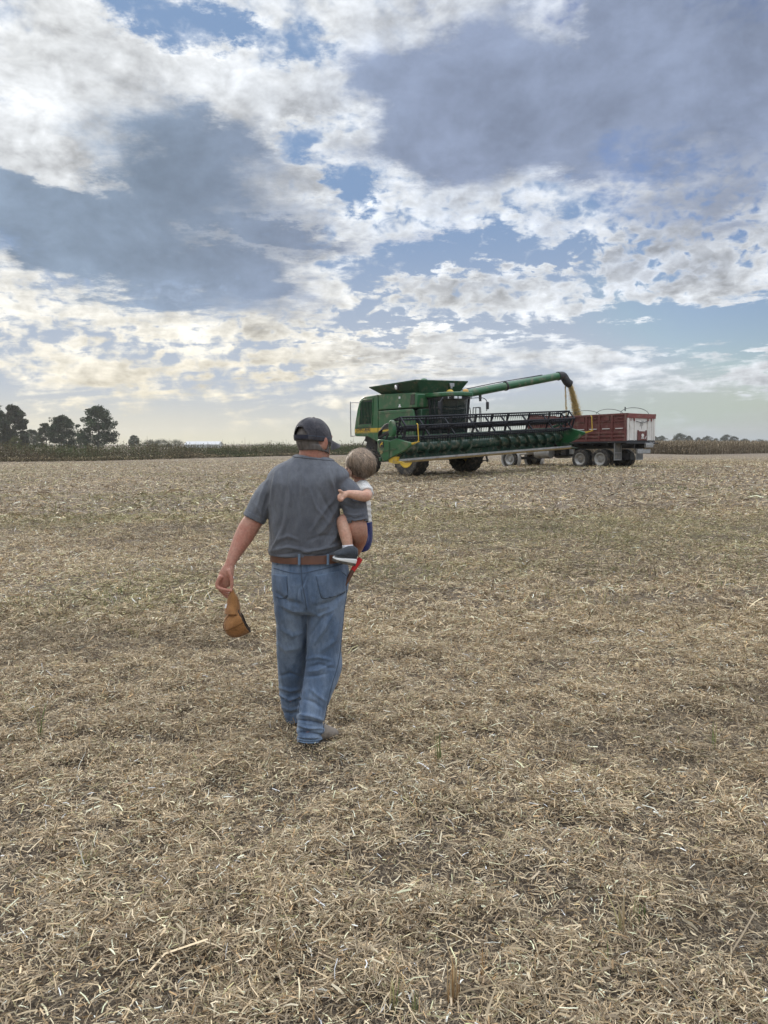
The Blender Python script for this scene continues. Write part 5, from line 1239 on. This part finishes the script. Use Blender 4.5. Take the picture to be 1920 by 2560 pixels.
    m = MB(); bk = [-math.pi / 2 + u for u in np.linspace(-.62, .62, 15)]; m.loft([[cap_pt(a, th, gr) for th, gr in ((1.50, .001), (1.50, .005), (1.68, .005), (1.68, .001))] for a in bk]); m.build('cap_strap', M('navy_strap', (.010, .012, .028), .6, var=.2), cap, 50)
    # brim: curved sheet reaching forward
    m = MB(); up_, lo_ = [], []
    for i in range(15):
        a = math.pi / 2 + (i - 7) / 7 * 1.02
        for j in range(7):
            u = j / 6; b = cap_pt(a, 1.60, .001); out = .086 * u * (1 - abs((i - 7) / 7) ** 3.2)
            p = b + HF * out + HU * (-.020 * u - .30 * u * (b - cen).dot(HR) ** 2 * 14 * (.4 + u)); up_.append(p + HU * .002); lo_.append(p - HU * .003)
    f2 = [(i * 7 + j, i * 7 + j + 1, (i + 1) * 7 + j + 1, (i + 1) * 7 + j) for i in range(14) for j in range(6)]; N0 = len(up_)
    bd = [i * 7 + 6 for i in range(15)]; fs = f2 + [tuple(N0 + q for q in f[::-1]) for f in f2] + [(a, b, b + N0, a + N0) for a, b in zip(bd, bd[1:])]
    m.add(up_ + lo_, fs); m.build('cap_brim', CAPM, cap, 50)
    return body, g
person_man, MG = man()

def held_cap():
    """brown cap hanging by its brim from the fingertips"""
    base = P(586, 1492, 4.045); root = empty('cap', P(608, 1590, 4.05)); tag(root, 'brown canvas cap dangling by its brim from the man\'s left hand', 'cap')
    S = 4.06 / F; U = lambda x, y, d=0.0: P(x, y, 4.06 + d)     # laid out in its own hanging plane
    # crown: domed shell, open side towards the right
    m = MB(); op0, op1 = Vector(U(594, 1519)), Vector(U(626, 1581)); mid = (op0 + op1) / 2; ax = (Vector(U(562, 1566)) - mid); depth = .112; ax = (ax - (op1 - op0) * ax.dot(op1 - op0) / (op1 - op0).length_squared).normalized(); lg = (op1 - op0).normalized(); ax = (ax + Vector((0, -.20, 0))).normalized(); wd = lg.cross(ax).normalized(); ln = (op1 - op0).length / 2 * 1.02
    n, k_ = 48, 14; rr = []
    for i in range(k_ + 1):
        th = .04 + (math.pi / 2) * i / k_
        rr.append([mid + ax * (depth * max(math.cos(th), 0) ** .9) + lg * (ln * math.cos(2 * math.pi * j / n) * math.sin(th) ** .8 * (1 + .05 * math.sin(3 * th + 2 * math.pi * j / n))) + wd * (.080 * math.sin(2 * math.pi * j / n) * math.sin(th) ** .8 * (1 + .10 * math.sin(5 * math.pi * j / n * 2 + th * 4) * math.cos(th))) for j in range(n)])
    m.loft(rr, False); m.add(rr[0], [tuple(range(n))])
    for v in range(len(m.v)):
        p = Vector(m.v[v]); nz = float(fbm(p.x * 42 + p.y * 30, p.z * 42, 3, 33)) - .5; m.v[v] = tuple(p + ax * nz * .018 + wd * nz * .012)
    rimv = [Vector(m.v[k_ * n + j]) for j in range(n)]
    cr = m.build('crown', DUCK, root, 60); cr.location = -root.location; so = cr.modifiers.new('thickness', 'SOLIDIFY'); so.thickness = .0035; so.offset = -1
    m = MB()
    for s in range(3):
        a = math.pi / 6 + s * math.pi / 3
        pts = [Vector(rr[i][int(round(a / (2 * math.pi) * n)) % n]) for i in range(k_, -1, -1)] + [Vector(rr[i][int(round((a + math.pi) / (2 * math.pi) * n)) % n]) for i in range(k_ + 1)]
        m.tube([p + (p - mid).normalized() * .002 for p in pts], .0018, 6)
    m.build('crown_seams', M('brown_seam', (.17, .075, .022), .9, var=.2), cr, 60)
    m = MB(); m.tube([p + (mid - p) * .04 for p in rimv] + [rimv[0] + (mid - rimv[0]) * .04], .0042, 8, side=ax, cap=False); m.build('sweatband', M('dark_sweatband', (.03, .02, .014), .9), cr, 60)
    # brim: curved visor from the fingers down to the crown
    m = MB(); rows = [((578, 1474), (583, 1475), -.008), ((574, 1486), (588, 1486), -.018), ((570, 1497), (594, 1494), -.022), ((567, 1512), (599, 1516), -.03), ((563, 1524), (600, 1529), -.045), ((563, 1536), (602, 1538), -.055)]
    A = catmull([(*a, *b, d) for a, b, d in rows], 4); rw = []
    for q in A: rw.append([P(q[0] + (q[2] - q[0]) * u, q[1] + (q[3] - q[1]) * u, 4.05 + q[4] * math.sin(math.pi * u) - .01) for u in np.linspace(0, 1, 11)])
    vs = [v for r_ in rw for v in r_]; m.add(vs, [(i * 11 + j, i * 11 + j + 1, (i + 1) * 11 + j + 1, (i + 1) * 11 + j) for i in range(len(rw) - 1) for j in range(10)])
    b = m.build('brim', DUCK, root, 60); b.location = -root.location; so = b.modifiers.new('thickness', 'SOLIDIFY'); so.thickness = .004
    m = MB(); q = [P(562, 1512, 4.02), P(568, 1509, 4.02), P(565, 1521, 4.02), P(561.5, 1520, 4.02)]; m.hexa([p for p in q] + [p + Vector((0, .004, 0)) for p in q]); l = m.build('patch_label', WRUB, cr, 0)
    return root
held_cap()

def hip_tool():
    a, b, c = P(901, 1396, 4.20), P(880, 1429, 4.19), P(864, 1462, 4.17)
    root = empty('hand_tool', c); tag(root, 'red-handled tool in a dark brown sheath hanging at the man\'s right hip', 'tool')
    m = MB(); limb(m, [(*a.lerp(b, u), w, .007) for u, w in ((-.02, .004), (0, .013), (.15, .0155), (.5, .0145), (.9, .013), (1, .011))], 12, 3, (1, 0, .6)); limb(m, [(*(a.lerp(b, u) + Vector((.0, .018, .0))), w, .006) for u, w in ((.1, .008), (.5, .010), (1, .009))], 10, 3, (1, 0, .6)); m.build('handle', M('red_grip', (.55, .018, .02), .4, var=.1), root, 60).location = -root.location
    m = MB(); limb(m, [(*b.lerp(c, u), w, .010) for u, w in ((-.1, .012), (.2, .013), (.6, .010), (1, .006), (1.15, .003))], 12, 3, (1, 0, .6)); m.build('sheath', LEATH, root, 60).location = -root.location
hip_tool()

def toddler():
    g = P(900, 1372, 4.36); Y0 = 4.385
    hy = R(-36); cf = Vector((math.sin(hy), math.cos(hy), 0)); crr = Vector((math.cos(hy), -math.sin(hy), 0)); hc = P(901, 1161, 4.36)
    m = MB()
    tor = [(1374, 872, 922, Y0, .07), (1350, 864, 928, Y0, .085), (1310, 868, 928, Y0, .08), (1270, 870, 925, Y0 - .005, .076), (1235, 872, 922, Y0 - .01, .07), (1216, 878, 918, Y0 - .015, .055), (1206, 888, 910, Y0 - .02, .035)]
    m.loft(rings_px(tor, -.004)); limb(m, [(*P(899, 1216, 4.365), .032, .032), (*P(899, 1196, 4.36), .033, .034)])
    ell(m, hc, (crr, cf, HU), (.072, .086, .080)); ell(m, hc + cf * .030 - HU * .034, (crr, cf, HU), (.058, .058, .052)); ell(m, hc + cf * .088 - HU * .022, (crr, cf, HU), (.010, .012, .012)); ell(m, hc + cf * .080 - HU * .050, (crr, cf, HU), (.018, .012, .008))
    for s in (-1, 1):
        ell(m, hc + crr * s * .075 - HU * .042 - cf * .004, (cf, crr, HU), (.018, .012, .026)); ell(m, hc + crr * s * .036 + cf * .060 - HU * .032, (crr, cf, HU), (.026, .024, .024))
    # left arm laid over the man's sleeve, right arm in front
    armL = [(909, 1222, 4.32, .036, 0), (917, 1236, 4.22, .031, 0), (912, 1240.5, 4.12, .029, 0), (893, 1238, 4.085, .027, 0), (875, 1235, 4.075, .021, 0), (867, 1235, 4.07, .018, 0)]
    limb(m, px_limb(armL)); limb(m, [(*P(867, 1235, 4.07), .018, .016), (*P(859, 1237, 4.065), .023, .014), (*P(853, 1241, 4.06), .021, .012)], 14, 3)
    for f in ([(857, 1232, 4.06), (850, 1227, 4.05), (845.5, 1226.5, 4.045)], [(853, 1236, 4.056), (847.5, 1239.5, 4.045), (846, 1245, 4.045)], [(853, 1240, 4.056), (848, 1245, 4.043), (847.5, 1250.5, 4.045)], [(855, 1243, 4.056), (851, 1248, 4.043), (850, 1253.5, 4.045)], [(858, 1244, 4.058), (855, 1249, 4.045), (853.5, 1253, 4.047)]):
        limb(m, [(*P(*q), r_, r_) for q, r_ in zip(f, (.0085, .0085, .0065))], 10, 3)
    limb(m, [(*P(884, 1224, 4.46), .033, .033), (*P(862, 1250, 4.52), .028, .028), (*P(838, 1240, 4.53), .022, .022), (*P(828, 1236, 4.52), .018, .015), (*P(822, 1236, 4.51), .019, .013)])
    for q in range(4): limb(m, [(*P(823, 1230 + 5 * q, 4.51), .008, .008), (*P(815, 1231 + 5 * q, 4.50), .008, .008), (*P(809, 1233 + 5 * q, 4.485), .006, .006)], 10, 3)
    legL = [(896, 1345, 4.34, .055, 0), (884, 1322, 4.24, .050, 0), (860, 1302, 4.165, .040, 0), (862, 1325, 4.13, .036, 0), (867, 1350, 4.115, .031, 0), (870, 1368, 4.11, .026, 0), (871, 1384, 4.11, .025, 0)]
    limb(m, px_limb(legL)); legR = [(884, 1350, 4.45, .055, 0), (862, 1330, 4.53, .048, 0), (838, 1330, 4.55, .042, 0), (832, 1365, 4.54, .034, 0), (832, 1392, 4.53, .026, 0), (832, 1400, 4.53, .026, 0)]
    limb(m, px_limb(legR))
    V, Q = remesh(m, .004, 4); body = solid('person', V, Q, SKINC, None, g); tag(body, 'fair-haired toddler in white top and navy shorts held on the man\'s right arm', 'person')
    add = lambda name, V, Q, mat, par=body, C=None: solid(name, V, Q, mat, par, g, C)
    # hair
    N, fn = normals(V, Q); rel = V[Q].mean(1) - np.array(hc); f_, r_, u_ = rel @ np.array(cf), rel @ np.array(crr), rel @ np.array(HU); ear = (np.hypot(f_ + .004, u_ + .042) < .027) & (np.abs(r_) > .052)
    keep = (np.linalg.norm(rel, axis=1) < .125) & ~ear & (u_ > np.where(f_ > .0, -.014 + .75 * f_, np.where(f_ > -.045, -.014 + 1.35 * f_, -.076)))
    relv = V - np.array(hc); sw = np.arctan2(relv @ np.array(crr), relv @ np.array(HU))
    off = .010 + .013 * (fbm(sw * 15 + 3 + 22 * relv[:, 2], (relv @ np.array(cf)) * 18, 3, 6) - .5)
    hv, hq, used = shell(V, Q, keep, off, .009)
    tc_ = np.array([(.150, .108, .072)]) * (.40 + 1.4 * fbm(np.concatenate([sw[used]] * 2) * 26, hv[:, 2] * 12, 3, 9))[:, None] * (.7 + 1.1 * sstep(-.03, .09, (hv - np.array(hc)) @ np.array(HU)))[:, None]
    HM_ = M_tint('child_hair', .45, 0, .5); hair = add('hair', hv, hq, HM_, body, tc_)
    r = np.random.default_rng(12); ns = 1900; vs, qs, cs = [], [], []     # loose locks over the hair
    d = r.normal(0, 1, (ns * 3, 3)); d /= np.linalg.norm(d, axis=1)[:, None]; ok = (d[:, 2] > -.45) & ((d @ np.array(cf) < .25) | (d[:, 2] > .5)); d = d[ok][:ns]
    for q in d:
        dn = Vector(q); dr_ = (Vector((0, 0, -1)) + cf * -.25 + crr * r.normal(.35, .5)); dr_ = (dr_ - dn * dr_.dot(dn)).normalized(); sd = dn.cross(dr_)
        L = r.uniform(.025, .062); w = r.uniform(.0008, .0019); lf = r.normal(0, .007); c0 = hc + crr * (dn.dot(crr) * .080) + cf * (dn.dot(cf) * .094) + HU * (dn.z * .089); k = len(vs)
        for u in (0, .5, 1): p = c0 + dr_ * (L * u) + dn * (.003 + .002 * math.sin(math.pi * u) + lf * u * u - .010 * u * u * (L / .04)); vs += [p - sd * w * (1.2 - u), p + sd * w * (1.2 - u)]
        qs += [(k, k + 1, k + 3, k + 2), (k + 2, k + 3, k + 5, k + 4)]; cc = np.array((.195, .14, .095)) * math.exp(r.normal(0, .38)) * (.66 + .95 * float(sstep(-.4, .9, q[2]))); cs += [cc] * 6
    bulk('hair_locks', np.array([tuple(v) for v in vs]) - np.array(g), np.array(qs), HM_, np.array(cs), hair)
    # top
    m = MB(); rows = [(1322, 866, 930, Y0, .088), (1300, 868, 929, Y0, .086), (1270, 869, 927.5, Y0 - .005, .083), (1235, 872, 924, Y0 - .01, .077), (1216, 877, 920, Y0 - .015, .062), (1205, 886, 911, Y0 - .02, .042)]
    m.loft(rings_px(rows)); limb(m, px_limb([(906, 1218, 4.34, .044, 0), (913, 1226, 4.27, .042, 0), (918, 1235, 4.215, .038, 0)])); limb(m, [(*P(886, 1222, 4.44), .042, .042), (*P(868, 1242, 4.51), .037, .037)])
    V, Q = remesh(m, .0045, 4); N, fn = normals(V, Q)
    V = V + N * (.0022 * np.sin(V[:, 2] * 190 + 9 * fbm(V[:, 0] * 9 + 4, V[:, 1] * 9 + V[:, 2] * 6, 3, 3)) * sstep(1.50, 1.44, V[:, 2]) + .004 * (fbm(V[:, 0] * 40, V[:, 2] * 40, 3, 2) - .5))[:, None]
    add('knit_top', V, Q, KNIT)
    # shorts
    m = MB(); m.loft(rings_px([(1376, 876, 920, Y0, .072), (1366, 868, 927, Y0, .085), (1345, 862, 931, Y0, .092), (1315, 865, 930.5, Y0, .090), (1304, 867, 930, Y0, .088)])); limb(m, px_limb([(896, 1345, 4.34, .064, 0), (888, 1330, 4.26, .060, 0), (876, 1314, 4.215, .056, 0)])); limb(m, px_limb([(886, 1350, 4.44, .062, 0), (868, 1338, 4.51, .058, 0)]))
    V, Q = remesh(m, .005, 4); N, fn = normals(V, Q); V = V + N * (.007 * (fbm(V[:, 0] * 34, V[:, 2] * 26, 3, 12) - .5))[:, None]; add('shorts', V, Q, NAVY)
    # socks and shoes
    def foot(ankle, shin, heel, toe):
        A, S_, H_, T_ = Vector(ankle), Vector(shin), Vector(heel), Vector(toe); m = MB(); limb(m, [(*S_, .031, .031), (*S_.lerp(A, .5), .030, .030), (*A, .029, .03)]); V, Q = remesh(m, .004, 2); add('sock', V, Q, SOCK)
        d = (T_ - H_).normalized(); sd = Vector((0, 1, 0)); sd = (sd - d * sd.dot(d)).normalized(); up = d.cross(sd); up = -up if up.z < 0 else up; L = (T_ - H_).length
        prof = [(-.03, .022, .020), (0, .031, .031), (.2, .034, .036), (.42, .036, .033), (.68, .040, .022), (.88, .034, .015), (1.0, .016, .009)]
        m = MB(); rr = [[H_ + d * (u * L) + sd * (w * math.cos(a)) + up * (.012 + h + h * math.sin(a)) for a in [2 * math.pi * k / 18 for k in range(18)]] for u, w, h in prof]; m.loft(rr); V, Q = remesh(m, .004, 3); sh = add('shoe', V, Q, CANV)
        m = MB(); so = [(-.05, .022, .020), (0, .034, .024), (.2, .037, .022), (.45, .038, .018), (.7, .042, .014), (.9, .036, .010), (1.02, .012, .006)]
        m.loft([[H_ + d * (u * L) + sd * (s_ * w) + up * z for s_, z in ((-1, -.004), (1, -.004), (1, -.004 + t_), (-1, -.004 + t_))] for u, w, t_ in so]); m.build('sole', WRUB, sh, 40, .004).location = -g
        m = MB(); m.loft([[H_ + d * (u * L) + sd * (s_ * w * .98) + up * z for s_, z in ((-1, -.018), (1, -.018), (1, -.0045), (-1, -.0045))] for u, w, t_ in so]); m.build('tread', SOLE, sh, 40, .003).location = -g
    foot(P(871, 1386, 4.105), P(869, 1362, 4.11), P(885, 1404, 4.09), P(834, 1394, 4.045)); foot(P(832, 1402, 4.53), P(832, 1384, 4.535), P(842, 1412, 4.55), P(806, 1408, 4.52))
toddler()
